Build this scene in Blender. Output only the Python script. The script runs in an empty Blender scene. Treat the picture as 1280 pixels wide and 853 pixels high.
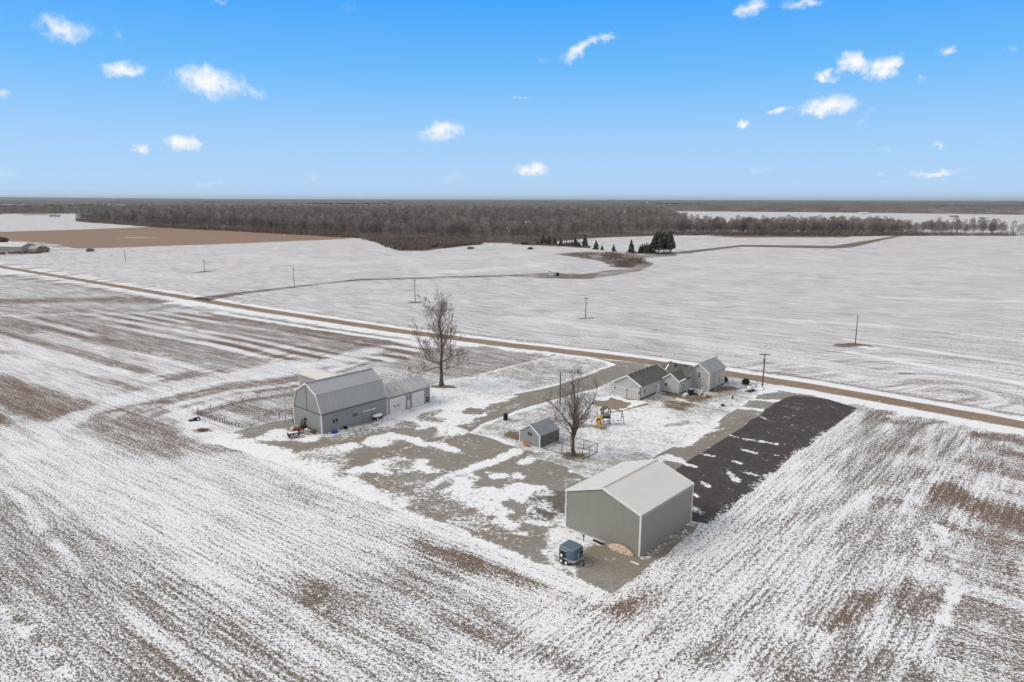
import bpy, bmesh, math, random
import numpy as np
from mathutils import Vector, Matrix, geometry
random.seed(7)
rng = np.random.default_rng(7)
scene = bpy.context.scene
COL = scene.collection
def srgb(r, g, b):
    f = lambda c: (c/255/12.92) if c/255 <= .04045 else ((c/255+.055)/1.055)**2.4
    return (f(r), f(g), f(b), 1)

# ------------------------------------------------------------------ camera
F_PX, CAM_H = 853.0, 40.0
PITCH = math.atan((426.5-249)/F_PX)
ROLL = math.radians(0.12)
cam_data = bpy.data.cameras.new("camera")
cam_data.sensor_width = 36; cam_data.lens = 36*F_PX/1280
cam_data.clip_start = .5; cam_data.clip_end = 120000
cam = bpy.data.objects.new("camera", cam_data); COL.objects.link(cam)
cam.matrix_world = Matrix.Translation((0, 0, CAM_H)) @ Matrix.Rotation(math.pi/2-PITCH, 4, 'X') @ Matrix.Rotation(ROLL, 4, 'Z')
scene.camera = cam
def at(x, y, z=0.0):
    """ground position surveyed from the photograph"""
    X = x-640; Y = 426.5-y
    b = (Y+X*math.sin(ROLL))/F_PX; a = (X-Y*math.sin(ROLL))/F_PX
    dy = math.cos(PITCH)+b*math.sin(PITCH); dz = -math.sin(PITCH)+b*math.cos(PITCH)
    t = (z-CAM_H)/dz
    return (a*t, dy*t)

# ------------------------------------------------------------------ world, sun, exposure
SUN_EL, SUN_AZ = math.radians(40), math.radians(178)      # azimuth counter-clockwise from +X
world = bpy.data.worlds.new("World"); scene.world = world; world.use_nodes = True
def N(nt, kind, **kw):
    n = nt.nodes.new(kind)
    for k, v in kw.items(): setattr(n, k, v)
    return n
def math_n(nt, op, a, b=None, clamp=False):
    n = N(nt, 'ShaderNodeMath', operation=op, use_clamp=clamp)
    for i, v in enumerate((a, b)):
        if v is None: continue
        if isinstance(v, (int, float)): n.inputs[i].default_value = v
        else: nt.links.new(v, n.inputs[i])
    return n.outputs[0]
def mix_n(nt, fac, a, b, blend='MIX'):
    n = N(nt, 'ShaderNodeMix', data_type='RGBA', blend_type=blend)
    for i, v in ((0, fac), (6, a), (7, b)):
        if isinstance(v, (int, float)): n.inputs[i].default_value = v
        elif isinstance(v, tuple): n.inputs[i].default_value = v
        else: nt.links.new(v, n.inputs[i])
    return n.outputs[2]
def noise_n(nt, vec, scale, detail=3, rough=.55, dist=0.0):
    n = N(nt, 'ShaderNodeTexNoise')
    n.inputs['Scale'].default_value = scale; n.inputs['Detail'].default_value = detail
    n.inputs['Roughness'].default_value = rough; n.inputs['Distortion'].default_value = dist
    nt.links.new(vec, n.inputs['Vector'])
    return n
def map_n(nt, v, a, b, c=0., d=1., smooth=True):
    n = N(nt, 'ShaderNodeMapRange', interpolation_type='SMOOTHSTEP' if smooth else 'LINEAR')
    nt.links.new(v, n.inputs[0])
    for i, q in enumerate((a, b, c, d)): n.inputs[i+1].default_value = q
    return n.outputs[0]
def ramp_n(nt, fac, stops):
    n = N(nt, 'ShaderNodeValToRGB'); e = n.color_ramp.elements
    while len(e) < len(stops): e.new(.5)
    for el, (p, c) in zip(e, stops): el.position = p; el.color = c
    nt.links.new(fac, n.inputs[0]); return n.outputs[0]

wt = world.node_tree; wt.nodes.clear()
sky = N(wt, 'ShaderNodeTexSky', sky_type='NISHITA', sun_disc=False)
sky.sun_elevation = SUN_EL; sky.sun_rotation = math.pi/2-SUN_AZ
sky.altitude = 200; sky.ozone_density = 3.0
tc = N(wt, 'ShaderNodeTexCoord'); sep = N(wt, 'ShaderNodeSeparateXYZ')
wt.links.new(tc.outputs['Generated'], sep.inputs[0])
X, Y, Z = sep.outputs
elev = math_n(wt, 'MULTIPLY', math_n(wt, 'ARCSINE', Z), 180/math.pi)          # degrees above the horizon
az = math_n(wt, 'MULTIPLY', math_n(wt, 'ARCTAN2', X, Y), 180/math.pi)          # degrees right of +Y
grad = ramp_n(wt, map_n(wt, elev, -2, 90, 0, 1, False), [
    (0.0, srgb(190, 222, 254)), (.024, srgb(188, 222, 255)), (.075, srgb(160, 209, 255)),
    (.125, srgb(112, 190, 255)), (.185, srgb(66, 168, 255)), (.42, srgb(66, 150, 236)), (1.0, srgb(58, 122, 205))])
scaled = N(wt, 'ShaderNodeVectorMath', operation='SCALE'); wt.links.new(sky.outputs[0], scaled.inputs[0]); scaled.inputs['Scale'].default_value = .085
skycol = mix_n(wt, .95, scaled.outputs[0], grad)
# clouds: small cumulus, each with its own direction; broken cover higher up
cvec = N(wt, 'ShaderNodeCombineXYZ'); wt.links.new(az, cvec.inputs[0]); wt.links.new(elev, cvec.inputs[1])
wob = noise_n(wt, cvec.outputs[0], .55, 6, .66)
wsub = N(wt, 'ShaderNodeVectorMath', operation='SUBTRACT'); wt.links.new(wob.outputs['Color'], wsub.inputs[0]); wsub.inputs[1].default_value = (.5, .5, .5)
wsc = N(wt, 'ShaderNodeVectorMath', operation='MULTIPLY'); wt.links.new(wsub.outputs[0], wsc.inputs[0]); wsc.inputs[1].default_value = (3.4, 1.8, 0)
wadd = N(wt, 'ShaderNodeVectorMath', operation='ADD'); wt.links.new(cvec.outputs[0], wadd.inputs[0]); wt.links.new(wsc.outputs[0], wadd.inputs[1])
CLOUDS = [  # x, y, half width, half height (px), density, tilt
    (80, 38, 40, 17, .75, -.12), (148, 46, 14, 7, .25, .2), (157, 87, 27, 10, .95, .05), (262, 104, 46, 19, 1.05, -.05), (318, 115, 17, 8, .5, -.3),
    (177, 186, 15, 9, .95, -.1), (231, 181, 25, 11, 1.1, 0), (551, 164, 28, 11, 1.0, .25), (664, 213, 21, 10, 1.05, 0), (724, 61, 30, 9, .8, .45),
    (752, 50, 16, 6, .6, .1), (940, 9, 22, 12, .8, .5), (1000, 3, 30, 6, .7, 0), (1068, 79, 30, 12, 1.15, -.1), (1108, 82, 21, 15, 1.15, .1), (1029, 94, 15, 8, 1.1, 0),
    (1035, 131, 37, 14, 1.1, .05), (1022, 139, 20, 8, .9, 0), (975, 138, 18, 5, .85, .2), (928, 154, 14, 7, .9, 0), (1084, 144, 17, 5, .3, .5), (1179, 62, 15, 7, .65, .2),
    (1154, 98, 7, 4, .4, 0), (1174, 177, 7, 4, .6, 0), (1170, 215, 32, 4.5, .8, .05), (1100, 219, 7, 3, .5, 0), (960, 211, 26, 4, .3, .15),
    (265, 232, 24, 4.5, .4, -.1), (6, 121, 11, 6, .6, .1), (5, 220, 14, 8, .35, 0), (563, 221, 13, 6, .35, .2), (392, 224, 9, 6, .3, 0),
    (650, 123, 16, 3.5, .4, .1), (437, 14, 12, 16, .16, .5), (1258, 61, 12, 5, .3, .3), (276, 1, 12, 4, .5, 0), (1101, 184, 10, 5, .22, 0), (678, 77, 8, 4, .25, 0),
    (1105, 229, 170, 5, .16, .02)]
cl = None
for (px, py, hw, hh, dens, tilt) in CLOUDS:
    b = (426.5-py)/F_PX; a = (px-640)/F_PX
    dx, dy, dz = a, math.cos(PITCH)+b*math.sin(PITCH), -math.sin(PITCH)+b*math.cos(PITCH)
    azc = math.degrees(math.atan2(dx, dy)); elc = math.degrees(math.atan2(dz, math.hypot(dx, dy)))
    k = 1/(1+a*a+b*b)**.5
    sx = math.degrees(hw/F_PX)*k*k*1.22; sy = math.degrees(hh/F_PX)*k*1.08
    mp = N(wt, 'ShaderNodeMapping', vector_type='TEXTURE'); wt.links.new(wadd.outputs[0], mp.inputs[0])
    mp.inputs['Location'].default_value = (azc, elc, 0); mp.inputs['Rotation'].default_value = (0, 0, tilt)
    mp.inputs['Scale'].default_value = (sx, sy, 1)
    ln = N(wt, 'ShaderNodeVectorMath', operation='LENGTH'); wt.links.new(mp.outputs[0], ln.inputs[0])
    m = math_n(wt, 'MULTIPLY', math_n(wt, 'SUBTRACT', 1.15, ln.outputs['Value']), dens)
    cl = m if cl is None else math_n(wt, 'MAXIMUM', cl, m)
cfine = noise_n(wt, cvec.outputs[0], 1.6, 5, .6)
cl = math_n(wt, 'ADD', cl, math_n(wt, 'MULTIPLY', math_n(wt, 'SUBTRACT', cfine.outputs[0], .5), .9))
cl = math_n(wt, 'MULTIPLY', map_n(wt, cl, .05, 1.15), 1.0)
# broken high cloud overhead, as the shadowless light in the photograph tells
dv = N(wt, 'ShaderNodeVectorMath', operation='DIVIDE'); wt.links.new(tc.outputs['Generated'], dv.inputs[0])
zz = N(wt, 'ShaderNodeCombineXYZ'); zc = math_n(wt, 'MAXIMUM', Z, .05)
for i in range(3): wt.links.new(zc, zz.inputs[i])
wt.links.new(zz.outputs[0], dv.inputs[1])
hi = noise_n(wt, dv.outputs[0], 1.1, 6, .6)
azo = math_n(wt, 'ABSOLUTE', az)
side = math_n(wt, 'MAXIMUM', map_n(wt, elev, 17, 34), map_n(wt, azo, 44, 75))
hi = math_n(wt, 'MULTIPLY', map_n(wt, hi.outputs[0], .28, .50), side)
col = mix_n(wt, math_n(wt, 'MULTIPLY', hi, .95), skycol, (.72, .695, .66, 1))
col = mix_n(wt, cl, col, (.97, .98, .99, 1))
bg = N(wt, 'ShaderNodeBackground'); bg.inputs['Strength'].default_value = 1.0
wt.links.new(col, bg.inputs[0])
wo = N(wt, 'ShaderNodeOutputWorld'); wt.links.new(bg.outputs[0], wo.inputs[0])

sd = bpy.data.lights.new("sun", 'SUN'); sd.energy = 2.2; sd.angle = math.radians(34); sd.color = (1, .93, .80)
sun = bpy.data.objects.new("sun", sd); COL.objects.link(sun)
sv = Vector((math.cos(SUN_AZ)*math.cos(SUN_EL), math.sin(SUN_AZ)*math.cos(SUN_EL), math.sin(SUN_EL)))
sun.rotation_euler = sv.to_track_quat('Z', 'Y').to_euler(); sun.location = (0, 0, 200)
scene.view_settings.view_transform = 'Standard'; scene.view_settings.look = 'None'
scene.view_settings.gamma = 1; scene.view_settings.exposure = 0
scene.render.engine = 'CYCLES'

# ------------------------------------------------------------------ tags and mesh helpers
def tag(o, label=None, cat=None, group=None, kind=None):
    if label: o['label'] = label
    if cat: o['category'] = cat
    if group: o['group'] = group
    if kind: o['kind'] = kind
    return o
def empty(name, loc, rz=0, label=None, cat=None, group=None):
    o = bpy.data.objects.new(name, None); COL.objects.link(o)
    o.location = (loc[0], loc[1], loc[2] if len(loc) > 2 else 0); o.rotation_euler = (0, 0, rz); o.empty_display_size = .3
    return tag(o, label, cat, group)
class MB:
    def __init__(s): s.v = []; s.f = []
    def add(s, v, f):
        n = len(s.v); s.v += [tuple(p) for p in v]; s.f += [tuple(i+n for i in q) for q in f]; return s
    def box(s, c, d, rz=0, M=None):
        cx, cy, cz = c; hx, hy, hz = (q/2 for q in d); R = Matrix.Rotation(rz, 3, 'Z')
        if M is not None: R = M
        v = [Vector((cx, cy, cz)) + R @ Vector((x*hx, y*hy, z*hz)) for x in (-1, 1) for y in (-1, 1) for z in (-1, 1)]
        return s.add(v, [(0, 1, 3, 2), (4, 6, 7, 5), (0, 4, 5, 1), (2, 3, 7, 6), (0, 2, 6, 4), (1, 5, 7, 3)])
    def span(s, a, b):
        return s.box([(a[i]+b[i])/2 for i in range(3)], [abs(b[i]-a[i]) for i in range(3)])
    def tube(s, path, radii, n=6, caps=True):
        path = [Vector(p) for p in path]; L = len(path)
        if isinstance(radii, (int, float)): radii = [radii]*L
        base = len(s.v); up = None
        for i, p in enumerate(path):
            t = (path[min(i+1, L-1)]-path[max(i-1, 0)])
            t = t.normalized() if t.length > 1e-9 else Vector((0, 0, 1))
            if up is None: up = t.orthogonal().normalized()
            up = up - t*up.dot(t); up = up.normalized() if up.length > 1e-6 else t.orthogonal().normalized()
            w = t.cross(up)
            for k in range(n):
                a = 2*math.pi*k/n; s.v.append(tuple(p+(up*math.cos(a)+w*math.sin(a))*radii[i]))
        for i in range(L-1):
            for k in range(n):
                k2 = (k+1) % n
                s.f.append((base+i*n+k, base+i*n+k2, base+(i+1)*n+k2, base+(i+1)*n+k))
        if caps and n > 2:
            s.f.append(tuple(base+k for k in reversed(range(n)))); s.f.append(tuple(base+(L-1)*n+k for k in range(n)))
        return s
    def prism(s, poly, axis, a, b):
        """extrude a 2-D polygon (in the two other axes) from a to b along axis"""
        def P(p, t): q = list(p); q.insert(axis, t); return q
        n = len(poly); v = [P(p, a) for p in poly]+[P(p, b) for p in poly]
        return s.add(v, [tuple(range(n))[::-1], tuple(range(n, 2*n))]+[(i, (i+1) % n, n+(i+1) % n, n+i) for i in range(n)])
    def build(s, name, mat, parent=None, smooth=False, bevel=0):
        me = bpy.data.meshes.new(name); me.from_pydata(s.v, [], s.f)
        bm = bmesh.new(); bm.from_mesh(me); bmesh.ops.recalc_face_normals(bm, faces=bm.faces)
        if bevel: bmesh.ops.bevel(bm, geom=bm.edges[:], offset=bevel, segments=2, affect='EDGES', clamp_overlap=True)
        bm.to_mesh(me); bm.free()
        if smooth: me.polygons.foreach_set('use_smooth', [True]*len(me.polygons))
        me.materials.append(mat)
        o = bpy.data.objects.new(name, me); COL.objects.link(o)
        if parent: o.parent = parent
        return o
def clone(o, parent=None, loc=None, rz=None, scale=None):
    c = o.copy(); COL.objects.link(c); c.parent = parent
    for ch in o.children: clone(ch, c)
    if loc is not None: c.location = (loc[0], loc[1], loc[2] if len(loc) > 2 else 0)
    if rz is not None: c.rotation_euler = (0, 0, rz)
    if scale: c.scale = (scale,)*3
    return c

# ------------------------------------------------------------------ materials
def new_mat(name):
    m = bpy.data.materials.new(name); m.use_nodes = True; nt = m.node_tree; nt.nodes.clear()
    out = N(nt, 'ShaderNodeOutputMaterial'); b = N(nt, 'ShaderNodeBsdfPrincipled'); nt.links.new(b.outputs[0], out.inputs[0])
    return m, nt, b
def obj_vec(nt): return N(nt, 'ShaderNodeTexCoord').outputs['Object']
def scale_v(nt, v, sx, sy, sz, rot=0.):
    r = N(nt, 'ShaderNodeMapping', vector_type='POINT'); nt.links.new(v, r.inputs[0]); r.inputs['Rotation'].default_value = (0, 0, rot)
    m = N(nt, 'ShaderNodeVectorMath', operation='MULTIPLY'); nt.links.new(r.outputs[0], m.inputs[0]); m.inputs[1].default_value = (sx, sy, sz)
    return m.outputs[0]
def bump(nt, b, h, strength, dist=.02):
    n = N(nt, 'ShaderNodeBump'); n.inputs['Strength'].default_value = strength; n.inputs['Distance'].default_value = dist
    nt.links.new(h, n.inputs['Height']); nt.links.new(n.outputs[0], b.inputs['Normal'])
def mat_plain(name, c, rough=.7, var=.12, scale=1.2, metal=0., spec=.3):
    m, nt, b = new_mat(name); v = obj_vec(nt)
    n = noise_n(nt, v, scale, 5, .6); n2 = noise_n(nt, v, scale*9, 3, .6)
    f = math_n(nt, 'ADD', math_n(nt, 'MULTIPLY', n.outputs[0], .7), math_n(nt, 'MULTIPLY', n2.outputs[0], .3))
    dark = tuple(q*(1-2*var) for q in c[:3])+(1,); lite = tuple(min(1, q*(1+2*var)) for q in c[:3])+(1,)
    nt.links.new(mix_n(nt, map_n(nt, f, .3, .7), dark, lite), b.inputs['Base Color'])
    b.inputs['Roughness'].default_value = rough; b.inputs['Metallic'].default_value = metal; b.inputs['Specular IOR Level'].default_value = spec
    return m
def mat_ribbed(name, c, pitch, axis, var=.06, rough=.5, metal=0., stain=None, seam=0, tint=.14):
    """ribbed sheet metal or lapped siding: ribs as fine relief; stains run down"""
    m, nt, b = new_mat(name); v = obj_vec(nt); s = N(nt, 'ShaderNodeSeparateXYZ'); nt.links.new(v, s.inputs[0])
    t = s.outputs[axis] if axis != 'h' else math_n(nt, 'ADD', s.outputs[0], s.outputs[1])
    fr = math_n(nt, 'FRACT', math_n(nt, 'DIVIDE', t, pitch))
    rib = map_n(nt, math_n(nt, 'ABSOLUTE', math_n(nt, 'SUBTRACT', fr, .5)), .36, .5)
    n = noise_n(nt, v, .5, 5, .6); st = noise_n(nt, scale_v(nt, v, 1.6, 1.6, .25), 1.5, 4, .6)
    f = math_n(nt, 'ADD', math_n(nt, 'MULTIPLY', n.outputs[0], .5), math_n(nt, 'MULTIPLY', st.outputs[0], .5))
    dark = tuple(q*(1-2*var) for q in c[:3])+(1,); lite = tuple(min(1, q*(1+2*var)) for q in c[:3])+(1,)
    colr = mix_n(nt, map_n(nt, f, .3, .7), dark, lite)
    if seam:
        fs = math_n(nt, 'FRACT', math_n(nt, 'DIVIDE', t, seam)); wn = N(nt, 'ShaderNodeTexWhiteNoise', noise_dimensions='1D')
        nt.links.new(math_n(nt, 'FLOOR', math_n(nt, 'DIVIDE', t, seam)), wn.inputs['W'])
        colr = mix_n(nt, math_n(nt, 'MULTIPLY', wn.outputs[0], tint), colr, (1, 1, 1, 1), 'MIX')
        colr = mix_n(nt, math_n(nt, 'MULTIPLY', math_n(nt, 'LESS_THAN', fs, .05), .25), colr, (.08, .08, .08, 1))
    colr = mix_n(nt, math_n(nt, 'MULTIPLY', rib, .10), colr, (0, 0, 0, 1))
    if stain:
        stf = map_n(nt, noise_n(nt, scale_v(nt, v, 1.2, .3, .3), 1.3, 5, .65).outputs[0], .56, .68)
        colr = mix_n(nt, math_n(nt, 'MULTIPLY', stf, .8), colr, stain)
    nt.links.new(colr, b.inputs['Base Color']); b.inputs['Roughness'].default_value = rough
    b.inputs['Metallic'].default_value = metal; b.inputs['Specular IOR Level'].default_value = .3
    bump(nt, b, rib, .35, .02)
    return m
def mat_shingle(name):
    m, nt, b = new_mat(name); v = obj_vec(nt)
    br = N(nt, 'ShaderNodeTexBrick'); nt.links.new(scale_v(nt, v, 1, 1, 1), br.inputs[0])
    br.inputs['Scale'].default_value = 2.2; br.inputs['Mortar Size'].default_value = .012
    br.inputs['Color1'].default_value = (.085, .08, .07, 1); br.inputs['Color2'].default_value = (.13, .125, .11, 1); br.inputs['Mortar'].default_value = (.08, .08, .075, 1)
    n = noise_n(nt, scale_v(nt, v, 1, 1, .4), .8, 6, .65)
    c = mix_n(nt, map_n(nt, n.outputs[0], .4, .7, 0, .4), br.outputs[0], (.18, .178, .16, 1))
    n2 = noise_n(nt, v, 2.2, 5, .7); geo = N(nt, 'ShaderNodeNewGeometry')
    c = mix_n(nt, map_n(nt, n2.outputs[0], .66, .72, 0, .7), c, (.8, .82, .84, 1))
    nt.links.new(c, b.inputs['Base Color']); b.inputs['Roughness'].default_value = .95; bump(nt, b, br.outputs['Fac'], .3, .01)
    return m
M = {}
M['shed_wall'] = mat_ribbed('shed_wall', (.27, .27, .245, 1), .23, 'h', .02)
M['shed_roof'] = mat_ribbed('shed_roof', (.68, .66, .615, 1), .23, 0, .015, .45)
M['barn_wall'] = mat_ribbed('barn_wall', (.27, .285, .295, 1), .23, 'h', .04)
M['barn_roof'] = mat_ribbed('barn_roof', (.39, .40, .41, 1), .30, 0, .035, .5, 0, None, .95, .02)
M['wing_roof'] = mat_ribbed('wing_roof', (.40, .41, .40, 1), .30, 0, .07, .5, 0, (.16, .12, .09, 1), .95, .14)
M['back_wall'] = mat_ribbed('back_wall', (.36, .35, .325, 1), .23, 'h', .05)
M['siding'] = mat_ribbed('house_siding', (.47, .48, .49, 1), .22, 2, .035)
M['tan_siding'] = mat_ribbed('house_siding_warm', (.46, .455, .445, 1), .22, 2, .04)
M['shingle'] = mat_shingle('asphalt_shingle')
M['grey_roof'] = mat_ribbed('grey_roof', (.34, .335, .33, 1), .3, 0, .07)
M['small_roof'] = mat_ribbed('small_shed_roof', (.27, .28, .29, 1), .3, 0, .07)
M['white'] = mat_plain('white_paint', (.78, .78, .78, 1), .5, .04)
M['door_white'] = mat_ribbed('white_door', (.52, .53, .54, 1), .55, 2, .03)
M['overhead'] = mat_ribbed('overhead_door', (.66, .66, .65, 1), .55, 2, .03)
M['glass'] = mat_plain('dark_glass', (.02, .022, .025, 1), .12, .1, spec=.6)
M['concrete'] = mat_plain('concrete', (.33, .31, .28, 1), .9, .1, 2)
M['dark_found'] = mat_plain('dark_foundation', (.10, .11, .13, 1), .9, .1)
M['bark'] = mat_plain('bark', (.115, .092, .072, 1), .95, .22, 2.5)
M['twig'] = mat_plain('twig_bark', (.20, .15, .125, 1), .95, .15)
M['wood_tree'] = mat_plain('woodland_bark', (.31, .27, .25, 1), .95, .25, .12)
def add_random(mat):
    nt = mat.node_tree; b = [n for n in nt.nodes if n.type == 'BSDF_PRINCIPLED'][0]; l = b.inputs['Base Color'].links[0]; oi = N(nt, 'ShaderNodeObjectInfo')
    hs = N(nt, 'ShaderNodeHueSaturation'); nt.links.new(l.from_socket, hs.inputs['Color']); nt.links.new(map_n(nt, oi.outputs['Random'], 0, 1, .6, 1.2, False), hs.inputs['Value']); nt.links.new(hs.outputs[0], b.inputs['Base Color'])
add_random(M['wood_tree'])
M['needle'] = mat_plain('pine_needles', (.065, .066, .054, 1), .95, .3, .8)
M['pole'] = mat_plain('weathered_pole', (.10, .088, .078, 1), .9, .2, 3)
M['post'] = mat_plain('old_post', (.11, .09, .075, 1), .95, .2, 3)
M['black'] = mat_plain('black_rubber', (.02, .02, .021, 1), .8, .1)
M['steel'] = mat_plain('galvanised_steel', (.42, .43, .44, 1), .45, .08, metal=.4)
M['dark_metal'] = mat_plain('dark_metal', (.07, .068, .068, 1), .6, .15)
M['trailer_blue'] = mat_plain('blue_trailer_paint', (.070, .115, .165, 1), .4, .08, 2, spec=.5)
M['trailer_top'] = mat_plain('blue_grey_roof_paint', (.085, .135, .18, 1), .45, .08, 2, spec=.5)
M['blue'] = mat_plain('blue_tarp', (.015, .07, .28, 1), .55, .15, 6)
M['red'] = mat_plain('faded_red_paint', (.20, .03, .03, 1), .6, .2, 5)
M['green_paint'] = mat_plain('faded_green_paint', (.06, .085, .07, 1), .7, .15, 5)
M['tan'] = mat_plain('cut_wood', (.66, .53, .42, 1), .9, .12, 3)
M['orange_wood'] = mat_plain('orange_brown_wood', (.42, .20, .10, 1), .9, .15, 4)
M['slide'] = mat_plain('yellow_slide_plastic', (.60, .37, .12, 1), .4, .06, 3, spec=.5)
M['play_wood'] = mat_plain('dark_stained_timber', (.08, .072, .055, 1), .9, .2, 4)
M['canopy'] = mat_plain('olive_canopy', (.10, .10, .08, 1), .9, .15, 4)
M['shrub'] = mat_plain('dark_evergreen', (.030, .036, .028, 1), .95, .3, 3)
M['dry'] = mat_plain('dry_brush', (.30, .235, .185, 1), .95, .25, .3)
M['dry_dark'] = mat_plain('dark_dry_brush', (.21, .165, .14, 1), .95, .25, .3)
M['snow'] = mat_plain('snow', (.82, .83, .85, 1), .8, .03, 2)
M['junk_white'] = mat_plain('weathered_white', (.55, .54, .50, 1), .8, .15, 5)
M['junk_brown'] = mat_plain('rusty_brown', (.16, .10, .07, 1), .9, .25, 5)
M['far_wall'] = mat_plain('far_house_wall', (.6, .6, .6, 1), .8, .05)
M['far_roof'] = mat_plain('far_house_roof', (.2, .19, .19, 1), .8, .05)

def ground_mat(name, base, base2, dark, row=.5, fine=.35, big=.25, rowscale=(.55, 1.7), bumpy=.5, soft=.09, snowcol=(.885, .885, .89, 1), gain=1.0, streak=.0, fscale=1.7, speck=.7, mid=0.):
    """snow lying on soil: the vertex attribute 'snow' is the cover, noise breaks it up; 'soil' mixes towards dark earth"""
    m, nt, b = new_mat(name)
    geo = N(nt, 'ShaderNodeNewGeometry'); P = geo.outputs['Position']
    A = N(nt, 'ShaderNodeAttribute', attribute_name='cover'); sp = N(nt, 'ShaderNodeSeparateColor'); nt.links.new(A.outputs['Color'], sp.inputs[0])
    cov, soil, rb = sp.outputs
    a1 = scale_v(nt, P, rowscale[0], rowscale[1], 1, math.radians(36))
    a2 = scale_v(nt, P, rowscale[0]*.9, rowscale[1]*.75, 1, math.radians(-49))
    def rows(v): return noise_n(nt, v, 1.0, 3, .6, .25).outputs[0]
    r = mix_n(nt, rb, rows(a1), rows(a2))
    b1 = noise_n(nt, scale_v(nt, P, .045, .33, 1, math.radians(36)), 1, 4, .6).outputs[0]
    b2 = noise_n(nt, scale_v(nt, P, .05, .25, 1, math.radians(-49)), 1, 4, .6).outputs[0]
    bands = mix_n(nt, rb, b1, b2)
    fn = noise_n(nt, P, fscale*(2.8 if streak else 1), 5, .75, .3).outputs[0]
    lg = noise_n(nt, P, .035, 5, .6).outputs[0]
    s = cov
    if streak:
        m1 = noise_n(nt, scale_v(nt, P, .10, 1.25, 1, math.radians(36)), 1, 3, .65, .2).outputs[0]; m2 = noise_n(nt, scale_v(nt, P, .12, 1.1, 1, math.radians(-49)), 1, 3, .65, .2).outputs[0]
        s = math_n(nt, 'ADD', s, math_n(nt, 'MULTIPLY', math_n(nt, 'SUBTRACT', mix_n(nt, rb, m1, m2), .5), streak*2))
    for v, k in ((r, row), (fn, fine), (lg, big), (bands, big*(2.0 if streak else 1.2))):
        s = math_n(nt, 'ADD', s, math_n(nt, 'MULTIPLY', math_n(nt, 'SUBTRACT', v, .5), k*2*gain))
    if streak:
        dl = N(nt, 'ShaderNodeVectorMath', operation='DISTANCE'); nt.links.new(P, dl.inputs[0]); dl.inputs[1].default_value = (0, 60, 0); fade_ = map_n(nt, dl.outputs['Value'], 55, 110, 1., 0.)
    if streak:      # the planted rows themselves, 0.78 m apart
        def furrow(rot):
            q = N(nt, 'ShaderNodeSeparateXYZ'); nt.links.new(scale_v(nt, P, 1, 1, 1, rot), q.inputs[0])
            w_ = math_n(nt, 'ADD', math_n(nt, 'MULTIPLY', q.outputs[1], 2*math.pi/.78), math_n(nt, 'MULTIPLY', r, 5.0)); return math_n(nt, 'SINE', w_)
        s = math_n(nt, 'ADD', s, math_n(nt, 'MULTIPLY', mix_n(nt, rb, furrow(math.radians(36)), furrow(math.radians(-49))), math_n(nt, 'MULTIPLY', map_n(nt, noise_n(nt, P, .05, 3).outputs[0], .38, .66), math_n(nt, 'MULTIPLY', fade_, .12))))
    if mid:
        md = noise_n(nt, P, .33, 6, .68, .4).outputs[0]; s = math_n(nt, 'ADD', s, math_n(nt, 'MULTIPLY', math_n(nt, 'SUBTRACT', md, .5), mid*2))
    f = map_n(nt, s, .5-soft, .5+soft)
    cn = noise_n(nt, P, 1.1, 5, .7).outputs[0]; cl_ = noise_n(nt, P, .06, 4, .6).outputs[0]
    sc = mix_n(nt, map_n(nt, cn, .3, .7), base, base2)
    sc = mix_n(nt, math_n(nt, 'ADD', soil, math_n(nt, 'MULTIPLY', math_n(nt, 'SUBTRACT', cl_, .5), .6), clamp=True), sc, dark)
    dk = noise_n(nt, P, 4.5, 3, .7).outputs[0]
    sc = mix_n(nt, map_n(nt, dk, .52, .66, 0, speck), sc, tuple(q*.35 for q in dark[:3])+(1,))
    sn = mix_n(nt, map_n(nt, fn, .3, .75), tuple(q*.86 for q in snowcol[:3])+(1,), snowcol)
    nt.links.new(mix_n(nt, f, sc, sn), b.inputs['Base Color'])
    b.inputs['Roughness'].default_value = .9; b.inputs['Specular IOR Level'].default_value = .15
    if bumpy: bump(nt, b, math_n(nt, 'ADD', math_n(nt, 'MULTIPLY', f, .5), fn), bumpy, .06)
    return m
GM = {
 'field': ground_mat('stubble_field', (.080, .068, .056, 1), (.28, .25, .215, 1), (.175, .115, .082, 1), .85, 1.35, .10, (2.0, 4.8), .5, .13, streak=.45),
 'yard': ground_mat('gravel_yard', (.22, .21, .185, 1), (.34, .325, .295, 1), (.24, .20, .16, 1), .2, 1.0, .24, (.35, .7), .3, .20, mid=.5),
 'lawn': ground_mat('lawn', (.20, .195, .165, 1), (.38, .37, .34, 1), (.17, .13, .08, 1), .22, .8, .30, (.3, .9), .3, .40, mid=.5),
 'asphalt': ground_mat('asphalt', (.068, .057, .053, 1), (.115, .10, .092, 1), (.040, .033, .031, 1), .15, .9, .22, (.3, .9), .2, .12, mid=.45),
 'road': ground_mat('road', (.29, .215, .155, 1), (.36, .27, .195, 1), (.23, .17, .12, 1), .05, .12, .05, (.3, 1.), .2, .06),
 'tan': ground_mat('tan_field', (.28, .185, .125, 1), (.36, .245, .17, 1), (.20, .15, .11, 1), .10, .12, .10, (.05, .3), 0, .1),
 'mud': ground_mat('mud', (.135, .12, .098, 1), (.22, .20, .17, 1), (.10, .085, .066, 1), .15, 1.0, .22, (.35, .7), .3, .2, mid=.5),
 'apron': ground_mat('concrete_apron', (.25, .20, .15, 1), (.31, .255, .20, 1), (.27, .21, .15, 1), .04, .14, .05, (.3, 1.), .1, .06),
 'weeds': ground_mat('weedy_ditch', (.17, .13, .10, 1), (.25, .20, .16, 1), (.10, .075, .06, 1), .1, .45, .2, (.2, .5), 0, .1),
}

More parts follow.
